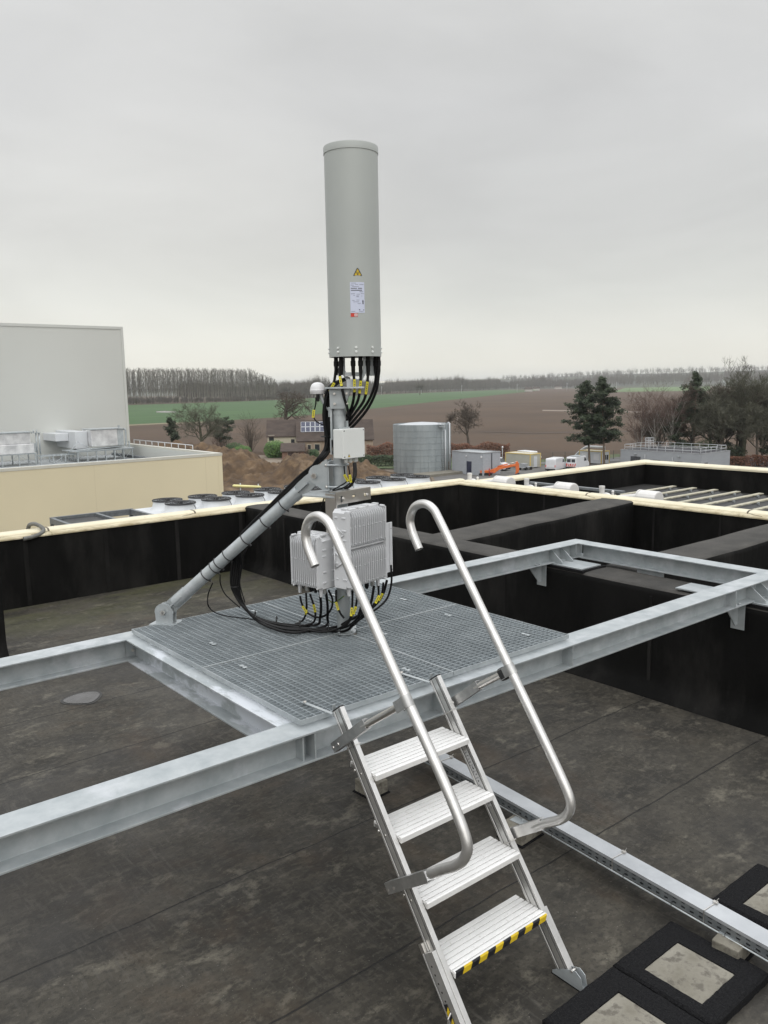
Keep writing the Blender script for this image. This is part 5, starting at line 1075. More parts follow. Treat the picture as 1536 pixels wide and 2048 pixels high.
# grey technical building with railing on its roof
gz=thing('grey_technical_building',(129,78,GZ),'wide grey flat-roofed technical building with a guardrail round its roof, right background','building')
x0,x1,y0,y1,z1=125.06,134.2,70.78,86.3,-11.96; greyp=mat('grey_painted_wall',(.30,.315,.335),.7,0,c2=(.33,.345,.365),scale=.4,stretch=(1,1,3))
mb=MB(); mb.box(x0,x1,y0,y1,GZ,z1-.02); mb.build('wall',greyp,gz)
mb=MB(); 
for a in ((x0-.03,x1+.03,y0-.03,y0+.2),(x0-.03,x1+.03,y1-.2,y1+.03),(x0-.03,x0+.2,y0+.2,y1-.2),(x1-.2,x1+.03,y0+.2,y1-.2)): mb.box(*a,z1-.02,z1+.12)
mb.build('roof_edge',gtrim,gz); mb=MB(); mb.box(x0+.2,x1-.2,y0+.2,y1-.2,z1-.02,z1+.03); mb.build('roof',mat('dark_flat_roof',(.06,.06,.065),.8,0),gz)
for ya_,yb_,za,zb in ((82.2,84.2,-13.8,-12.95),(78.3,79.8,-13.9,-13.35),(74.2,75.7,-13.9,-13.35)): 
    mb=MB(); mb.box(x0-.03,x0,ya_,yb_,za-.6,zb); w=mb.build('window',ink,gz); mb=MB(); mb.box(x0-.05,x0-.031,ya_+.08,(ya_+yb_)/2-.05,za-.5,zb-.08); mb.box(x0-.05,x0-.031,(ya_+yb_)/2+.05,yb_-.08,za-.5,zb-.08); mb.build('pane',glass,w)
mb=MB(); mb.box(126.0,127.0,y0-.03,y0,-14,-13.4); mb.build('window',ink,gz)
for y in (83.2,74.8): mb=MB(); mb.box(x0-.3,x0,y-.2,y+.2,-12.55,-12.42); mb.box(x0-.2,x0,y-.1,y+.1,-12.75,-12.55); mb.build('lamp',galv,gz)
mb=MB(); mb.cyl((x0-.1,81.3,-14.5),(x0-.1,81.3,-12.5),.1,8); mb.cyl((x0-.1,76.0,-14.5),(x0-.1,76.0,-12.7),.1,8); mb.build('downpipe',gtrim,gz)
grr=thing('roof_railing',(129,78,z1),'pale guardrail running round the grey technical building roof','railing')
mb=MB(); ins=.5; P=[(x0+ins,y0+ins),(x1-ins,y0+ins),(x1-ins,y1-ins),(x0+ins,y1-ins)]
for i in range(4):
    a,b=Vector(P[i]),Vector(P[(i+1)%4]); n=int((b-a).length/1.5)
    for k in range(n): q=a+(b-a)*k/n; mb.cyl((q.x,q.y,z1),(q.x,q.y,z1+1.0),.035,5)
    for z in (.5,1.0): mb.cyl((a.x,a.y,z1+z),(b.x,b.y,z1+z),.035,5)
mb.build('rail',coat_w,grr)
mb=MB()
for x in (130.5,131.6):
    for y in (83.9,84.9): mb.cyl((x,y,z1),(x,y,z1+1.9),.04,5)
for z in (1.0,1.45,1.9): mb.tube([(130.5,83.9,z1+z),(131.6,83.9,z1+z),(131.6,84.9,z1+z),(130.5,84.9,z1+z),(130.5,83.9,z1+z)],.035,5)
for k in range(5): mb.cyl((130.5,84.1+k*.17,z1+1.0),(130.5,84.1+k*.17,z1+1.9),.02,4)
mb.build('hatch_cage',coat_w,grr)
# ---------------------------------------------------------------- vans
vanw=mat('white_van_paint',(.70,.71,.73),.25,0,var=.01,coat=.4); tyre_m=mat('tyre_rubber',(.012,.012,.012),.8,0)
def van(loc,rot,label,chev=False):
    """panel van, 5.4 m long, nose towards local +X"""
    U=Vector((math.cos(rot),math.sin(rot),0)); W=Vector((-U.y,U.x,0)); c=Vector(loc); r_=thing('parked_van',loc,label,'van','vans parked in the yard')
    pol=[(-2.6,.35),(-2.68,.9),(-2.62,2.15),(-2.5,2.28),(.9,2.30),(1.25,2.22),(1.75,1.45),(2.55,1.18),(2.72,.85),(2.72,.38),(2.45,.3),(-2.5,.3)]
    mb=MB(); mb.prism(pol,c,U,Z3,W,-.92,.92); b=mb.build('body',vanw,r_,bevel=.09)
    mb=MB(); 
    for s in (-1,1): mb.prism([(.55,1.42),(.62,2.0),(1.12,2.0),(1.55,1.42)],c+W*(s*.915),U,Z3,W,-.012,.012)
    mb.build('side_window',glass,r_)
    mb=MB(); d=Vector((1.75-1.25,0,1.45-2.22)); q=[(1.30,2.16),(1.72,1.50)]
    mb.add([c+U*(q[0][0]+.02)+Z3*q[0][1]-W*.78,c+U*(q[0][0]+.02)+Z3*q[0][1]+W*.78,c+U*(q[1][0]+.025)+Z3*q[1][1]+W*.8,c+U*(q[1][0]+.025)+Z3*q[1][1]-W*.8],[(0,1,2,3)]); mb.build('windscreen',glass,r_)
    if True:
        for s in (-1,1): mb=MB(); mb.obox(c-U*2.66+W*(s*.42)+Z3*1.65,W,Z3,U,.33,.28,.02); mb.build('rear_window',glass if chev else vanw,r_)
    for s in (-1,1): mb=MB(); mb.obox(c-U*2.69+W*(s*.83)+Z3*1.0,W,Z3,U,.06,.2,.02); mb.build('tail_light',red,r_)
    for s in (-1,1): mb=MB(); mb.obox(c+U*2.66+W*(s*.7)+Z3*.95,W,Z3,U,.16,.11,.03); mb.build('headlight',dome_w,r_)
    mb=MB(); mb.obox(c-U*2.72+Z3*.42,W,Z3,U,.9,.12,.05); mb.obox(c+U*2.74+Z3*.42,W,Z3,U,.9,.13,.05); mb.build('bumper',black_p,r_)
    if chev:
        mb=MB(); mb2=MB()
        for k in range(12):
            a=-.88+k*.147; t=.14*(1 if k<6 else -1); (mb if k%2 else mb2).prism([(a,.62),(a+.147,.62),(a+.147+t,1.12),(a+t,1.12)],c-U*2.685,W,Z3,U,-.012,.0)
        mb.build('red_chevrons',red,r_); mb2.build('white_chevrons',white_p,r_)
        mb=MB(); mb.obox(c+W*.922-U*1.0+Z3*1.4,U,Z3,W,.35,.25,.004); mb.build('side_marking',mat('blue_print',(.08,.15,.35),.5,0),r_)
        mb=MB(); mb.obox(c-U*.6+Z3*2.36,U,W,Z3,1.5,.7,.03); mb.build('roof_rack',galv,r_)
    for x in (-1.65,1.75):
        for s in (-1,1):
            w=MB(); q=c+U*x+W*(s*.80)+Z3*.33; w.cyl(q-W*.11,q+W*.13,.335,20); wh=w.build('wheel',tyre_m,r_); w=MB(); w.cyl(q+W*(s*.0),q+W*(s*.14),.19,12); w.build('rim',galv,wh)
    return r_
van((112.9,90.9,GZ),R(18),'plain white panel van parked left of the van with red chevrons'); van((117.6,89.9,GZ),R(12),'white van with red and white chevrons on its tail, in front of the site cabin',True)
van((106.2,99.3,GZ),R(-72),'white van half hidden behind the small grey brick outbuilding')
tag(van((121,105,GZ),R(80),'white van mostly hidden behind the beige container and the outbuilding'),None)
# ---------------------------------------------------------------- excavator
org_m=mat('orange_machine_paint',(.62,.13,.025),.45,0,c2=(.70,.17,.04),scale=2,spots=(4,(.25,.10,.05),.6,.75,.5))
ex=thing('excavator',(99.5,94.5,GZ),'orange excavator with its arm folded over, in front of the beige container','excavator')
a_=Vector((103.53,91.24,0))-Vector((100.05,94.08,0)); U_=a_.normalized(); W_=Vector((-U_.y,U_.x,0))
def ep(u,z,w=0): return Vector((100.05,94.08,GZ))+U_*u+W_*w+Z3*z
mb=MB(); mb.prism([(-.5,.25),(-.3,.85),(1.2,1.42),(4.05,1.85),(4.15,1.5),(1.3,.95),(.5,.35)],ep(0,0),U_,Z3,W_,-.17,.17); mb.build('boom',org_m,ex,bevel=.03)
mb=MB(); mb.prism([(3.95,1.3),(4.0,2.05),(4.25,2.3),(4.55,1.9),(4.62,.9),(4.4,.1),(3.95,.1),(4.08,.9)],ep(0,0),U_,Z3,W_,-.15,.15); mb.build('stick',org_m,ex,bevel=.03)
mb=MB(); mb.tube([ep(1.0,1.45),ep(2.7,1.85)],.10,10); mb.build('cylinder',org_m,ex); mb=MB(); mb.tube([ep(2.7,1.85),ep(4.2,2.2)],.05,8); mb.build('piston_rod',stainless,ex)
mb=MB(); mb.prism([(3.95,.12),(3.7,.0),(3.75,.0),(4.5,.0),(4.7,.3),(4.4,.35)],ep(0,.02),U_,Z3,W_,-.4,.4); mb.build('bucket',ink,ex,bevel=.02)
mb=MB(); mb.obox(ep(-1.1,.68),U_,W_,Z3,.85,.7,.22); mb.build('body',org_m,ex,bevel=.06)
mb=MB(); mb.obox(ep(-1.2,1.0,.1),U_,W_,Z3,.25,.25,.10); mb.build('seat',black_p,ex,bevel=.03)
for s in (-1,1): mb=MB(); mb.prism([(-2.1,.05),(-2.2,.22),(-2.1,.42),(-.1,.42),(0,.22),(-.1,.05)],ep(0,0,s*.6),U_,Z3,W_,-.17,.17); mb.build('track',tyre_m,ex,bevel=.04)
o=thing('yard_trailer',(110.5,95.3,GZ),'low dark trailer with equipment beside the beige container','trailer')
mb=MB(); mb.box(108.9,111.4,94.8,96.2,GZ+.45,GZ+.6); mb.box(109.3,110.2,95.0,96.0,GZ+.6,GZ+1.2); mb.build('bed',gtrim,o,bevel=.03)
for x in (109.6,110.8): mb=MB(); mb.cyl((x,94.7,GZ+.3),(x,94.85,GZ+.3),.3,14); mb.cyl((x,96.15,GZ+.3),(x,96.3,GZ+.3),.3,14); mb.build('wheel',tyre_m,o)
# ---------------------------------------------------------------- farmhouse
tile_m=mat('brown_roof_tiles',(.045,.032,.026),.85,0,c2=(.075,.055,.045),scale=.5,stretch=(1,1,3),detail=10); brick_m=mat('pale_brick',(.27,.205,.15),.9,0,c2=(.38,.31,.24),scale=.8,detail=10); lime=mat('limewashed_wall',(.50,.47,.37),.9,0,var=.1,scale=.5); pv=mat('solar_cell',(.035,.04,.075),.2,0,var=.2,scale=3)
def gable(name,c,ux,ln,dp,hw,hr,wall,label,sol=False,doors=(),cat='house',grp=None,win=()):
    """gabled house; c = middle of the wall nearest the camera"""
    U=Vector((math.cos(ux),math.sin(ux),0)); W=Vector((-U.y,U.x,0)); 
    if W.dot(V)<0: W=-W
    c=Vector(c); r_=thing(name,c,label,cat,grp)
    mb=MB(); mb.prism([(0,0),(dp,0),(dp,hw),(dp/2,hr-.15),(0,hw)],c,W,Z3,U,-ln/2,ln/2); wl=mb.build('wall',wall,r_)
    sl=math.hypot(dp/2,hr-hw); mb=MB(); e=.35
    for s in (0,1):
        a=(-e if s==0 else dp+e); zz=hw-e*(hr-hw)/(dp/2)
        mb.prism([(a,zz),(dp/2,hr),(dp/2,hr+.16),(a,zz+.16)],c,W,Z3,U,-ln/2-.3,ln/2+.3)
    rf=mb.build('roof',tile_m,r_)
    d=Vector((0,0,0))+W*(dp/2)+Z3*(hr-hw); d.normalize(); nrm=U.cross(d); nrm=nrm if nrm.z>0 else -nrm
    if sol:
        for i in range(2):
            for k in range(10):
                q=c+Z3*hw+d*(sl*(.52+.27*i))+U*(-ln/2+1.3+k*1.08)+nrm*.22
                mb=MB(); mb.obox(q,U,d,nrm,.50,sl*.125,.02); p_=mb.build('solar_panel',pv,r_); mb=MB()
                for s in (-1,1): mb.obox(q+U*(s*.5)+nrm*.012,U,d,nrm,.03,sl*.125,.02); mb.obox(q+d*(s*sl*.125)+nrm*.012,U,d,nrm,.5,.03,.02)
                mb.build('panel_frame',coat_w,p_)
    for u,w_,h_,z_,kind in doors:
        mb=MB(); mb.obox(c+U*u-W*.02+Z3*(z_+h_/2),U,W,Z3,w_/2,.05,h_/2); o_=mb.build(kind,mat('dark_wood',(.05,.03,.025),.7,0) if kind=='door' else glass,r_)
        mb=MB(); 
        for s in (-1,1): mb.obox(c+U*(u+s*w_/2)-W*.05+Z3*(z_+h_/2),U,W,Z3,.05,.05,h_/2)
        mb.obox(c+U*u-W*.05+Z3*(z_+h_),U,W,Z3,w_/2+.1,.05,.06); mb.build('frame',brick_m if kind=='door' else lime,o_)
    return r_
ang=math.atan2(Q.y,Q.x)+R(4)
hc=lambda px,d: MO*0+Vector((0,0,0))
gable('farmhouse',(108.9,150.4,GZ),ang,17.0,9,3.3,7.4,brick_m,'pale brick farmhouse with a dark tiled roof and solar panels, behind the mast',True,[(1.6-7.9+6.6,1.1,2.4,0,'door'),(-4.1,1.2,1.5,.9,'window'),(3.1,1.4,2.1,.3,'window'),(-5.9,.8,1.0,1.3,'window')])
gable('farmhouse_wing',(101.2,159.0,GZ),ang,8.2,8,4.3,7.6,lime,'lime-washed farmhouse wing with a plain brown tiled roof, left of the solar panels',False,[(-3.2,1.2,1.2,3.2,'window'),(1.6,.9,.9,2.6,'window')])
gable('garden_shed',(94.9,146.5,GZ),ang,4.6,5,1.8,3.2,mat('red_brick',(.16,.095,.07),.9,0,c2=(.24,.15,.11),scale=1),'small red brick garden shed with a gabled roof, in front of the farmhouse wing',False,[(0,2.2,1.6,0,'door')],'shed')

# small yard things
ps=None
for x,y,lab in ((97.0,101.9,'stack of brown pallets beside the round tank'),):
    o=thing('pallet_stack',(x+1.2,y+1.6,GZ),lab,'pallets')
    mb=MB()
    for k in range(7):
        for j in range(4): mb.box(x+.6+j*.32,x+.8+j*.32,y+1.0,y+2.2,GZ+k*.28+.14,GZ+k*.28+.17)
        for j in range(3): mb.box(x+.6,x+1.76,y+1.0+j*.5,y+1.12+j*.5,GZ+k*.28,GZ+k*.28+.139)
    mb.build('boards',mat('old_wood',(.16,.10,.06),.9,0,var=.3,scale=3),o)
o=thing('standpipe',(98.6,93.2,GZ),'short red standpipe in front of the outbuilding corner','pipe'); mb=MB(); mb.cyl((98.6,93.2,GZ),(98.6,93.2,GZ+1.3),.12,10); mb.cyl((98.6,93.2,GZ+.6),(98.9,92.6,GZ+.6),.1,8); mb.build('pipe',mat('red_oxide_paint',(.30,.04,.03),.6,0),o)
o=thing('lamp_post',(111.8,102.0,GZ),'slim lamp post with a white head behind the beige container','lamp post'); mb=MB(); mb.cyl((112.0,102.6,GZ),(112.0,102.6,GZ+3.4),.05,8); mb.build('pole',galv,o); mb=MB(); mb.sphere((112.0,102.6,GZ+3.55),.16,10,6,z=(1,1,1.5)); mb.build('head',dome_w,o)
o=thing('yard_signs',(123.0,103.2,GZ),'pair of small white boards on a post by the fence','sign'); mb=MB(); mb.cyl((122.8,103.4,GZ),(122.8,103.4,GZ+1.1),.04,6); mb.build('post',galv,o)
for s_ in (-.45,.45): mb=MB(); c_=Vector((122.8,103.4,GZ+1.0))+Q*s_; mb.obox(c_,Q,Z3,V,.3,.17,.03); mb.build('board',coat_w,o)
# ---------------------------------------------------------------- vegetation
bark=mat('brown_grey_bark',(.075,.062,.048),.9,0,c2=(.12,.10,.08),scale=4,stretch=(1,1,.3)); twig=mat('bare_twigs',(.085,.068,.052),.9,0,var=.2,scale=1)
bark_g=mat('mossy_bark',(.085,.085,.055),.9,0,var=.25,scale=3); twig_g=mat('lichen_twigs',(.10,.10,.07),.9,0,var=.2)
birch_b=mat('birch_bark',(.42,.40,.36),.8,0,c2=(.20,.18,.16),scale=3,stretch=(1,1,3),lo=.5,hi=.6); birch_t=mat('birch_twigs',(.13,.085,.07),.9,0,var=.2)
pine_l=mat('pine_needles',(.018,.030,.014),.8,0,c2=(.046,.064,.030),scale=.7); pine_b=mat('pine_bark',(.15,.115,.085),.9,0,var=.25,scale=2)
def rv(s=1): return Vector((random.uniform(-s,s),random.uniform(-s,s),random.uniform(-s,s)))
def grow(mt,mc,p,d,ln,r,lev,maxlev,spread,upw,nsub,tw,droop=0):
    """a limb that wanders and splits; the thick ones go to mt (trunk mesh), the twigs to mc (crown mesh)"""
    n=4 if lev<2 else 3; pts=[p]; q=p.copy(); dd=d.copy()
    for i in range(n):
        dd=(dd+rv(.16 if lev else .06)+Vector((0,0,upw*(.12 if lev else 0)-droop*.1*lev))).normalized(); q=q+dd*(ln/n); pts.append(q)
    rs=[r*(1-.6*i/n) for i in range(n+1)]
    (mt if lev<2 else mc).tube(pts,rs,6 if lev<1 else (4 if lev<3 else 3),cap=False)
    if lev>=maxlev:
        return
    k=nsub[min(lev,len(nsub)-1)]
    for j in range(k):
        t=random.uniform(.35 if lev==0 else .2,1.0); i=min(n-1,int(t*n)); a=pts[i].lerp(pts[i+1],t*n-i)
        base=(pts[i+1]-pts[i]).normalized(); o=rv().normalized(); o=(o-base*o.dot(base)).normalized()
        nd=(base*(1-spread)+o*spread+Vector((0,0,upw*.25))).normalized()
        grow(mt,mc,a,nd,ln*random.uniform(.42,.72)*(1.0 if t<.8 else .8),max(tw,r*(1-.6*t)*.5),lev+1,maxlev,spread,upw,nsub,tw,droop)
def bare_mesh(h,seed,spread=.6,upw=.4,nsub=(9,6,6,5),maxlev=4,tw=.018,trunk=.5,r=None,droop=0):
    random.seed(seed); mt,mc=MB(),MB()
    grow(mt,mc,Vector((0,0,0)),Vector((random.uniform(-.05,.05),random.uniform(-.05,.05),1)),h*trunk,r or h*.02,0,maxlev,spread,upw,nsub,tw,droop)
    return mt,mc
def bare_tree(name,x,y,h,seed,label,bm=bark,tm=twig,group=None,z=GZ,**k):
    mt,mc=bare_mesh(h,seed,**k); zs=max(v[2] for v in mc.v); s=h/zs
    for m_ in (mt,mc): m_.v=[(v[0]*s+x,v[1]*s+y,v[2]*s+z-.1) for v in m_.v]
    t=thing(name,(x,y,z),label,'tree',group); mt.build('trunk',bm,t,recalc=False); mc.build('crown',tm,t,recalc=False); return t
bare_tree('bare_tree',86.5,171,12.8,3,'wide bare olive-brown tree beside the dark twisted pine, above the cream hall',bark_g,twig_g,spread=.62,upw=.5,trunk=.42,nsub=(10,7,6,5))
bare_tree('bare_tree',146.5,230,15.5,5,'big dark bare tree with spreading arched limbs behind the farmhouse roof',spread=.75,upw=.15,trunk=.36,nsub=(8,6,5,5),droop=.15,tw=.026,r=.34)
bare_tree('bare_tree',144,143,12.0,8,'lone bare round-headed tree right of the round tank',spread=.62,upw=.45,trunk=.42,nsub=(10,7,6,5),tw=.022)
bare_tree('bare_tree',142,72.5,19.5,12,'tallest bare tree with pale upright limbs, at the right edge',bark_g,twig_g,spread=.52,upw=.7,trunk=.5,nsub=(11,7,6,5),tw=.024)
bare_tree('bare_tree',144,79.5,15.5,14,'mid-height bare tree between the dark pine and the tallest bare tree',bark_g,twig_g,spread=.6,upw=.5,trunk=.45,nsub=(12,8,6,5),tw=.024)
bare_tree('bare_tree',147,76,15.5,15,'tangled greenish bare tree behind the grey technical building roof railing',bark_g,twig_g,spread=.6,upw=.5,trunk=.45,nsub=(12,8,6,5),tw=.024)
bare_tree('bare_tree',146,67.5,16,17,'bare tree cut by the right edge of the picture, in front of the dark pine',bark_g,twig_g,spread=.6,upw=.4,trunk=.45,nsub=(12,8,6,5),tw=.024)
for i,(x,y,h,lab) in enumerate(((134.5,88.2,14.2,'thin birch with pale trunk, left of the birches by the grey technical building'),(136,86.3,16.2,'middle birch with pale trunk behind the grey technical building'),(138,84.2,17.0,'tallest birch with drooping reddish twigs, beside the dark pine'),(135,89.6,9.0,'small leaning birch at the left end of the tree group'))):
    bare_tree('birch_tree',x,y,h,30+i,lab,birch_b,birch_t,group='birches behind the grey technical building',spread=.42,upw=.55,trunk=.9,nsub=(20,5,5,4),droop=.25,tw=.016,r=h*.013)
def shrub(name,x,y,h,w,seed,label,m,n=60,cat='shrub',group=None):
    random.seed(seed); mb=MB()
    for k in range(n):
        a=random.uniform(0,6.28); e=random.uniform(.0,1.0); d=Vector((math.cos(a)*e*w/h,math.sin(a)*e*w/h,1)).normalized(); ln=h*random.uniform(.6,1.0)
        grow(mb,mb,Vector((x+math.cos(a)*.2,y+math.sin(a)*.2,GZ)),d,ln*.8,.05,2,4,.5,.4,(4,5,4),.018)
    t=thing(name,(x,y,GZ),label,cat,group); mb.build('branches',m,t,recalc=False); return t
bare_tree('bare_tree',140,75.5,13.5,18,'dense lower bare tree in front of the tangled greenish one',bark,twig_g,spread=.58,upw=.5,trunk=.4,nsub=(13,8,6,5),tw=.024)
bare_tree('bare_tree',143.5,83.5,13.0,19,'bare tree filling the gap behind the birches',bark,twig,spread=.58,upw=.5,trunk=.42,nsub=(13,8,6,5),tw=.024)
bare_tree('bare_tree',150,70,14.5,20,'bare tree at the back of the group, left of the right-edge pine',bark_g,twig_g,spread=.58,upw=.5,trunk=.42,nsub=(13,8,6,5),tw=.024)
for i,(x,y,h,lab) in enumerate(((138.2,86.6,12.0,'brown bare tree filling the gap between the birches and the dark pine'),(142.5,77.2,14.0,'brown bare tree directly behind the right end of the railing'),(141.5,69.5,12.5,'brown bare tree right of the tallest bare tree'),(145,74,16.5,'tall thin bare tree left of the tallest bare tree'))):
    bare_tree('bare_tree',x,y,h,22+i,lab,bark,twig if i%2 else twig_g,spread=.56,upw=.6,trunk=.42,nsub=(14,8,6,5),tw=.022)
shrub('bare_shrub',99,171,8.2,3.6,41,'rounded bare shrub left of the farmhouse wing',twig,26); shrub('bare_shrub',96,178,6.0,4,42,'low bare shrub between the dark pine and the rounded shrub',twig_g,16)
shrub('bare_shrub',90.5,172,4.5,5,43,'reddish bare bush at the foot of the wide bare tree',birch_t,16); shrub('bare_shrub',97.5,146,3.2,2,44,'russet leafless bush beside the garden shed',birch_t,14)
def leafcloud(mb,c,R_,n,sz,flat_=1.0):
    for k in range(n):
        d=rv().normalized(); rad=random.random()**.45; p=Vector((c.x+d.x*R_[0]*rad,c.y+d.y*R_[1]*rad,c.z+d.z*R_[2]*rad)); a=rv().normalized(); b=a.orthogonal().normalized(); s=sz*random.uniform(.6,1.3)
        mb.add([p+a*s,p-a*s*.5+b*s*.7,p-a*s*.5-b*s*.7],[(0,1,2)])
def pine(x,y,h,seed,label,z0f=.28,w=2.8,trunk_r=.22,lean=(0,0),dens=1.0,top_heavy=0,name='pine_tree'):
    random.seed(seed); mt,mc=MB(),MB(); base=Vector((x,y,GZ)); top=Vector((x+lean[0],y+lean[1],GZ+h*.97))
    tr=[base.lerp(top,t/8)+Vector((math.sin(t*1.3+seed)*.12,math.cos(t*1.1+seed)*.12,0))*(t/8) for t in range(9)]; mt.tube(tr,[trunk_r*(1-.8*t/8) for t in range(9)],8,cap=False)
    nb=int(46*dens)
    for k in range(nb):
        t=z0f+(1-z0f)*((k+random.random())/nb); i=min(7,int(t*8)); p=tr[i].lerp(tr[i+1],t*8-i); a=random.uniform(0,6.283)
        u=(t-z0f)/(1-z0f); prof=(math.sin(math.pi*min(1,u*.85+.18))**.7)*(.30+.70*random.random()) if not top_heavy else (.35+.65*u)*math.sin(math.pi*min(1,u*.8+.2))**.5*(.6+.4*random.random())
        ln=w*prof; e=p+Vector((math.cos(a)*ln,math.sin(a)*ln,ln*random.uniform(-.1,.35))); mt.tube([p,p.lerp(e,.5)+Vector((0,0,-.08)),e],[.05,.035,.015],3,cap=False)
        for q in range(int(3+ln*2.2)):
            c=p.lerp(e,random.uniform(.3,1.08))+rv(.3); leafcloud(mc,c,(.58,.58,.36),30,.18)
    for q in range(5): leafcloud(mc,tr[8]+rv(.3)-Vector((0,0,.25*q)),(.4,.4,.3),45,.15)
    t=thing(name,(x,y,GZ),label,'tree'); mt.build('trunk',pine_b,t,recalc=False); mc.build('crown',pine_l,t,recalc=False); return t
pine(124.6,92.6,15.6,51,'left one of the two tall dark pines behind the site cabin',z0f=.25,w=4.7,lean=(-.3,.9),dens=2.0)
pine(125.3,89.9,16.2,52,'right one of the two tall dark pines behind the site cabin',z0f=.26,w=3.9,lean=(-.5,.5),dens=1.9)
pine(141,81.5,16.8,53,'dark pine with a dense pointed top among the bare trees on the right',z0f=.42,w=3.2,dens=1.1)
pine(146,65.5,15.8,54,'dark pine at the right edge of the picture',z0f=.35,w=3.2)
pine(144.5,75.0,13.8,55,'thin open pine behind the middle of the bare trees on the right',z0f=.3,w=3.4,dens=.55)
pine(139.5,83.8,9.5,56,'short dark pine low among the birches',z0f=.2,w=2.8,dens=.7); pine(147,79,11.5,58,'shaded middle-sized pine behind the tangled trees',z0f=.2,w=3.2,dens=.7)
pine(146,71,10.5,59,'low dark pine behind the tallest bare tree trunk',z0f=.2,w=3.2,dens=.6)
pine(87,185,8.6,57,'narrow dark leaning conifer left of the wide bare tree',z0f=.30,w=1.9,lean=(-1.2,1.2),dens=.8,trunk_r=.18)
pine(93,175,8.4,60,'dark twisted pine with flat spreading tiers right of the wide bare tree',z0f=.35,w=5.2,dens=.5,lean=(.8,-.8),top_heavy=1)
def hedge(name,p,q,h,w,m,n,sz,label,top=.25,seed=1,cat='hedge',bm=None):
    random.seed(seed); p=Vector((*p,GZ)); q=Vector((*q,GZ)); d=(q-p); L_=d.length; d.normalize(); s=Vector((-d.y,d.x,0)); mb=MB()
    for k in range(n):
        u=random.random()*L_; hh=h*(1+top*noise.noise(Vector((u*.35,seed,0)))*1.6); z=hh*random.random()**.6; ww=w*.5*(1-.35*(z/h)); c=p+d*u+s*random.uniform(-ww,ww)+Vector((0,0,z)); a=rv().normalized(); b=a.orthogonal().normalized(); g=sz*random.uniform(.5,1.3)
        mb.add([c+a*g,c-a*g*.5+b*g*.7,c-a*g*.5-b*g*.7],[(0,1,2)])
    t=thing(name,(p+q)/2,label,cat); mb.build('leaves',m,t,recalc=False)
    mb=MB()
    for k in range(int(L_/.5)): u=k*.5+random.random()*.3; a=p+d*u; mb.tube([a,a+Vector((random.uniform(-.3,.3),random.uniform(-.3,.3),h*.9))],[.05,.015],3,cap=False)
    mb.build('stems',bark,t,recalc=False); return t
beech=mat('russet_beech_leaves',(.105,.045,.026),.85,0,c2=(.19,.085,.05),scale=.9); green_l=mat('evergreen_leaves',(.03,.065,.022),.7,0,c2=(.07,.13,.04),scale=.8); lgreen=mat('bright_green_leaves',(.06,.14,.03),.7,0,c2=(.12,.21,.05),scale=.8); leaf_d=mat('dull_green_leaves',(.045,.07,.03),.8,0,var=.3,scale=.8)
hedge('beech_hedge',(100.9,128.8),(122.3,110.2),3.5,2.6,beech,15000,.17,'long russet beech hedge behind the round tank and the outbuilding',.2,61)
hedge('beech_hedge',(134.5,73.8),(148,62),1.9,2.2,beech,7000,.15,'low russet hedge right of the grey technical building',.2,62)
hedge('evergreen_hedge',(92.0,125.8),(101.5,117.3),2.1,2.4,leaf_d,7000,.15,'rough green hedge in front of the russet hedge, left of the tank',.35,63)
t=thing('evergreen_bush',(95,153.5,GZ),'rounded bright green bush in front of the farmhouse wing','shrub'); random.seed(64); mb=MB(); leafcloud(mb,Vector((95,153.5,GZ+1.7)),(2.6,2.6,2.2),6500,.16); mb.build('leaves',lgreen,t,recalc=False); mb=MB(); mb.tube([(95,153.5,GZ),(95,153.5,GZ+2.5)],[.15,.05],6); mb.build('stem',bark,t)
for x,y,r_,lab,m_ in ((93.5,169,1.6,'dark evergreen bush in front of the twisted pine',green_l),(90.8,160.6,1.5,'small green bush by the heap, left of the farmhouse wing',lgreen),(99.8,146.3,1.1,'dark green clipped bush at the farmhouse front',green_l)):
    t=thing('evergreen_bush',(x,y,GZ),lab,'shrub'); mb=MB(); leafcloud(mb,Vector((x,y,GZ+r_*.8)),(r_*1.4,r_*1.4,r_),2200,.15); mb.build('leaves',m_,t,recalc=False)
random.seed(66)
for i,(x,y,h,lab) in enumerate(((137.5,82.0,4.2,'dark scrub behind the railing of the grey technical building, left end'),(139.5,78.0,4.6,'dark scrub behind the railing, below the tangled trees'),(141,74.0,3.8,'dark scrub left of the tallest bare tree trunk'),(144,66.5,4.0,'dark scrub by the right edge above the russet hedge'))):
    t=thing('undergrowth_shrub',(x,y,GZ),lab,'shrub'); mb=MB(); leafcloud(mb,Vector((x,y,GZ+h*.5)),(2.6,2.6,h*.5),2600,.15); mb.build('leaves',leaf_d if i%2 else pine_l,t,recalc=False)
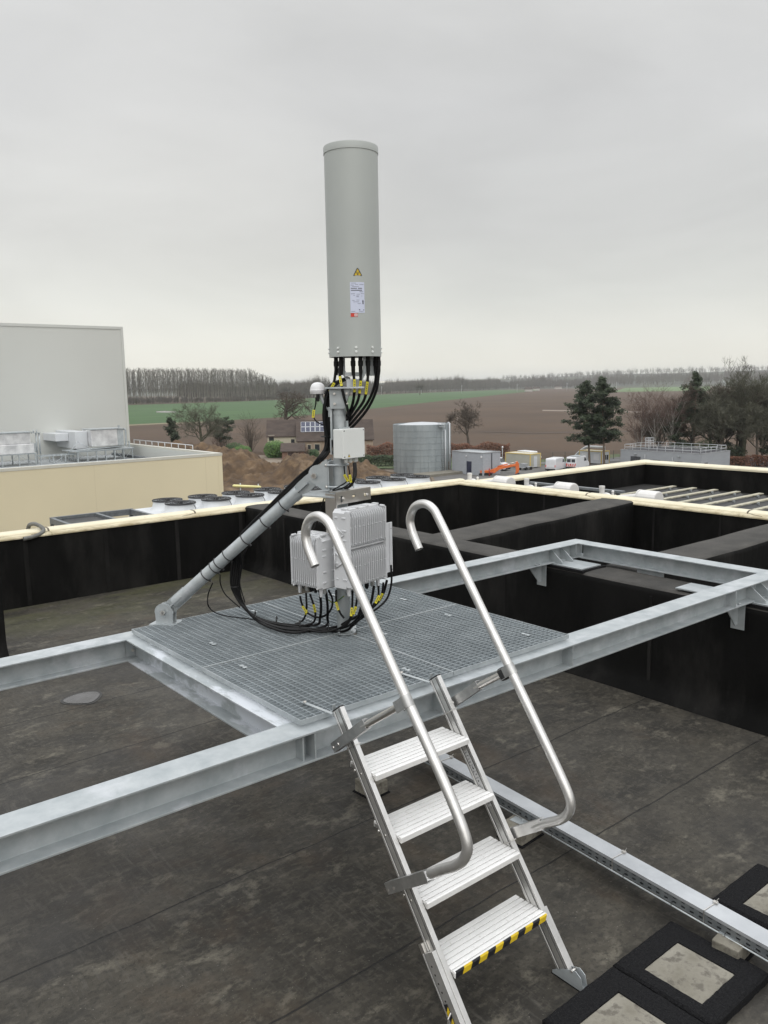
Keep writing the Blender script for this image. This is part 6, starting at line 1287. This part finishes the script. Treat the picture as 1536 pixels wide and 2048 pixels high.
# mesh fence and sign boards along the yard
fc=thing('mesh_fence',(129,100,GZ),'dark green mesh fence with posts along the yard, behind the vans','fence')
mb=MB(); A0,A1=Vector((119.8,106.3,GZ)),Vector((138.6,95.3,GZ)); d=(A1-A0).normalized(); L_=(A1-A0).length
for k in range(int(L_/2.5)+1): q=A0+d*(k*2.5); mb.cyl(q,q+Z3*1.75,.045,5)
mb.build('post',mat('dark_green_metal',(.02,.035,.025),.5,0),fc); mb=MB()
for k in range(9): mb.cyl(A0+Z3*(.1+k*.19),A1+Z3*(.1+k*.19),.008,3)
for k in range(int(L_/.25)): q=A0+d*(k*.25); mb.cyl(q,q+Z3*1.7,.006,3)
mb.build('mesh',MATS['dark_green_metal'],fc,recalc=False)
o=thing('sign_board',(121.5,104.8,GZ),'small white sign board on the fence behind the container','sign'); mb=MB(); mb.obox(Vector((121.4,104.9,GZ+1.3)),d,Z3,d.cross(Z3),.25,.25,.02); mb.build('panel',coat_w,o); mb=MB(); mb.cyl((121.4,104.9,GZ),(121.4,104.9,GZ+1.05),.03,6); mb.build('post',galv,o)
# far utility masts
um=None
for k,px_ in enumerate((0,1,2,3,4,5,6,7)):
    x,y=[(905,1110),(975,1085),(1010,1020),(1090,965),(1150,905),(1215,850),(1370,740),(1480,560)][k]
    if um is None:
        um=thing('utility_mast',(x,y,GZ),'thin pale mast standing in front of the distant wood','mast','thin masts along the horizon'); mb=MB(); mb.cyl((x,y,GZ),(x,y,GZ+15),.22,6); mb.build('pole',coat_w,um); mb=MB(); mb.tube([(x,y,GZ+13),(x+1.5,y-1.5,GZ+13.3)],.12,4); mb.build('arm',coat_w,um)
    else: dup(um,loc=(x,y,GZ))
# poplar row: individual trees sharing four meshes
far_t=mat('far_bare_twigs',(.10,.088,.073),.95,0,var=.15,scale=.05); far_b=mat('far_bark',(.22,.205,.17),.95,0,var=.15,scale=.05)
protos=[]
def blade(mb,a,b,w,side=None):
    d=(b-a).normalized(); s=d.cross(side or rv()).normalized(); mb.add([a-s*w,a+s*w,b],[(0,1,2)])
def poplar_mesh(seed,h=38):
    random.seed(seed); mt,mc=MB(),MB(); mt.tube([(0,0,0),(0,0,h*.5),(0,0,h*.95)],[.36,.26,.06],5,cap=False)
    for k in range(78):
        z=h*(.22+.74*(k/78)); a=random.uniform(0,6.283); ln=h*.24*(1-.62*(k/78))*random.uniform(.7,1.15); p=Vector((0,0,z)); e=p+Vector((math.cos(a)*ln*.42,math.sin(a)*ln*.42,ln)); mt.tube([p,e],[.09,.03],3,cap=False)
        for j in range(7):
            q=p.lerp(e,random.uniform(.25,1)); blade(mc,q,q+Vector((math.cos(a)*.9,math.sin(a)*.9,2.0))+rv(.9),.055)
    return mt,mc
row=[]
A,B=Vector((335,905,0)),Vector((562,905,0)); ntree=0
random.seed(70)
for k in range(150):
    t=k/74 if k<75 else (k-75)/74; jit=0 if k<75 else 20
    if k%1==0:
        x=A.x+(B.x-A.x)*t+random.uniform(-.8,.8); y=A.y+jit+random.uniform(-1.5,1.5)-abs(t-.5)*0
        s=random.uniform(.95,1.04)*(1.0 if t<.84 else 1-(t-.84)*2.0)
        if k<4:
            p=thing('poplar_tree',(x,y,GZ),'tall bare poplar in the long even row beyond the green field','tree','poplars in the row beyond the green field'); mt,mc=poplar_mesh(70+k)
            for m_ in (mt,mc): m_.v=[(v[0]+x,v[1]+y,v[2]+GZ) for v in m_.v]
            mt.build('trunk',far_b,p,recalc=False); mc.build('crown',far_t,p,recalc=False); protos.append(p); p.scale=(1,1,s)
        else: c=dup(protos[k%4],loc=(x,y,GZ),rotz=random.uniform(0,6)); c.scale=(1,1,s)
# undergrowth under the poplars and the far wood: masses nobody could count
def wood(name,line,n,h0,h1,depth,seed,label_m,wid=3.2,zfun=None,dens=26,tm=None):
    random.seed(seed); mb=MB()
    for k in range(n):
        t=random.random()*(len(line)-1); i=int(t); p=Vector((*line[i],0)).lerp(Vector((*line[i+1],0)),t-i); nrm=p.normalized(); p=p+nrm*random.random()*depth
        z=zfun(p) if zfun else GZ; h=random.uniform(h0,h1)*(1+.5*noise.noise(Vector((p.x/120,p.y/120,seed)))+.25*noise.noise(Vector((p.x/35,p.y/35,seed)))); w_=wid*random.uniform(.7,1.3)*h/15
        b=Vector((p.x,p.y,z)); blade(mb,b,b+Z3*h*.9,.28)
        for j in range(dens):
            a=random.uniform(0,6.283); zz=h*(.15+.5*random.random()); e=Vector((math.cos(a)*w_*random.random(),math.sin(a)*w_*random.random(),h*(.3+.7*random.random()))); e.z=max(e.z,zz+1)
            f_=math.sqrt(max(.05,1-((e.z/h-.6)/.45)**2)) if e.z<h*1.04 else .2; e.x*=f_; e.y*=f_; blade(mb,b+Vector((e.x*.25,e.y*.25,zz)),b+e,.22,Vector((p.x,p.y,0)).normalized().cross(Z3) if False else Vector((p.x,p.y,0)).normalized())
    o=mb.build(name,tm or far_t,loc=(line[0][0],line[0][1],GZ),recalc=False); tag(o,label_m,'wood',kind='stuff'); return o
wood('undergrowth',[(320,888),(600,893)],420,5,9,8,81,'low dark undergrowth along the foot of the poplar row',wid=5,dens=30)
wood('distant_wood',[(470,990),(620,1010),(690,985),(980,1230),(1200,1310)],1500,22,31,110,82,'grey brown bare wood on the horizon behind the mast',dens=34)
wood('distant_wood',[(1200,1310),(1480,1450),(1743,1607),(1890,1548),(1990,1420)],1300,24,37,180,83,'hazy bare wood on the horizon left of the two tall pines',dens=30,wid=4)
hzf=lambda p: hz(max(2300,p.length),math.atan2(p.y,p.x))
wood('distant_wood',[(2000,1480),(2340,1330),(2330,1000),(2260,820)],1200,26,42,420,84,'hazy bare wood on the horizon right of the two tall pines',dens=30,wid=4.5,zfun=hzf)
wood('distant_wood',[(2500,2300),(2900,2000),(3100,1500),(3050,1000)],700,20,34,700,85,'faint scattered trees on the far hills',dens=22,wid=7,zfun=hzf)
for x,y,h,sd,lab in ((886,990,25,91,'broad bare tree standing above the horizon wood right of the antenna mast'),(1960,1500,34,92,'tallest rounded tree in the horizon wood left of the two pines'),(2150,1210,36,93,'rounded tree in the horizon wood between the pines and the birches'),(640,1000,24,94,'round bare tree at the right end of the poplar row')):
    random.seed(sd); t=thing('distant_tree',(x,y,GZ),lab,'tree'); mt,mc=MB(),MB(); b=Vector((x,y,GZ)); mt.tube([b,b+Z3*h*.6],[.7,.3],5)
    for j in range(420):
        d_=rv().normalized(); e=Vector((d_.x*h*.42,d_.y*h*.42,h*.6+d_.z*h*.4))*1.0; blade(mc,b+Vector((e.x*.3,e.y*.3,h*.35+.3*e.z*.5)),b+e,.2)
    mt.build('trunk',far_b,t); mc.build('crown',far_t,t,recalc=False)
# small distant farm buildings
fb=mat('far_house_wall',(.45,.43,.40),.9,0,var=.1)
for x,y,s,lab in ((1230,1060,7,'tiny pale house at the edge of the distant wood, right of the mast'),(1730,1390,9,'tiny far house left of the two tall pines'),(1560,900,8,'tiny dark roofed house beside the pale green meadow'),(1395,1180,7,'tiny far white house in the middle of the horizon')):
    r_=thing('distant_house',(x,y,GZ),lab,'house'); mb=MB(); d=Q; w=V; mb.obox(Vector((x,y,GZ+2)),d,w,Z3,s,4,2); mb.build('wall',fb,r_); mb=MB(); mb.prism([(-4.5,4),(4.5,4),(0,8)],(x,y,GZ),w,Z3,d,-s-.4,s+.4); mb.build('roof',tile_m,r_)
# ---------------------------------------------------------------- haze
hm=bpy.data.materials.new('haze'); hm.use_nodes=True; t=hm.node_tree; t.nodes.clear(); o_=t.nodes.new('ShaderNodeOutputMaterial'); pv_=t.nodes.new('ShaderNodeVolumePrincipled'); pv_.inputs['Color'].default_value=(.93,.95,.97,1); pv_.inputs['Density'].default_value=.00010; pv_.inputs['Anisotropy'].default_value=0.0; t.links.new(pv_.outputs[0],o_.inputs['Volume'])
mb=MB(); mb.box(-9500,9500,-9500,9500,GZ-1,75); hb=mb.build('haze',hm,loc=(0,0,GZ)); tag(hb,kind='stuff')
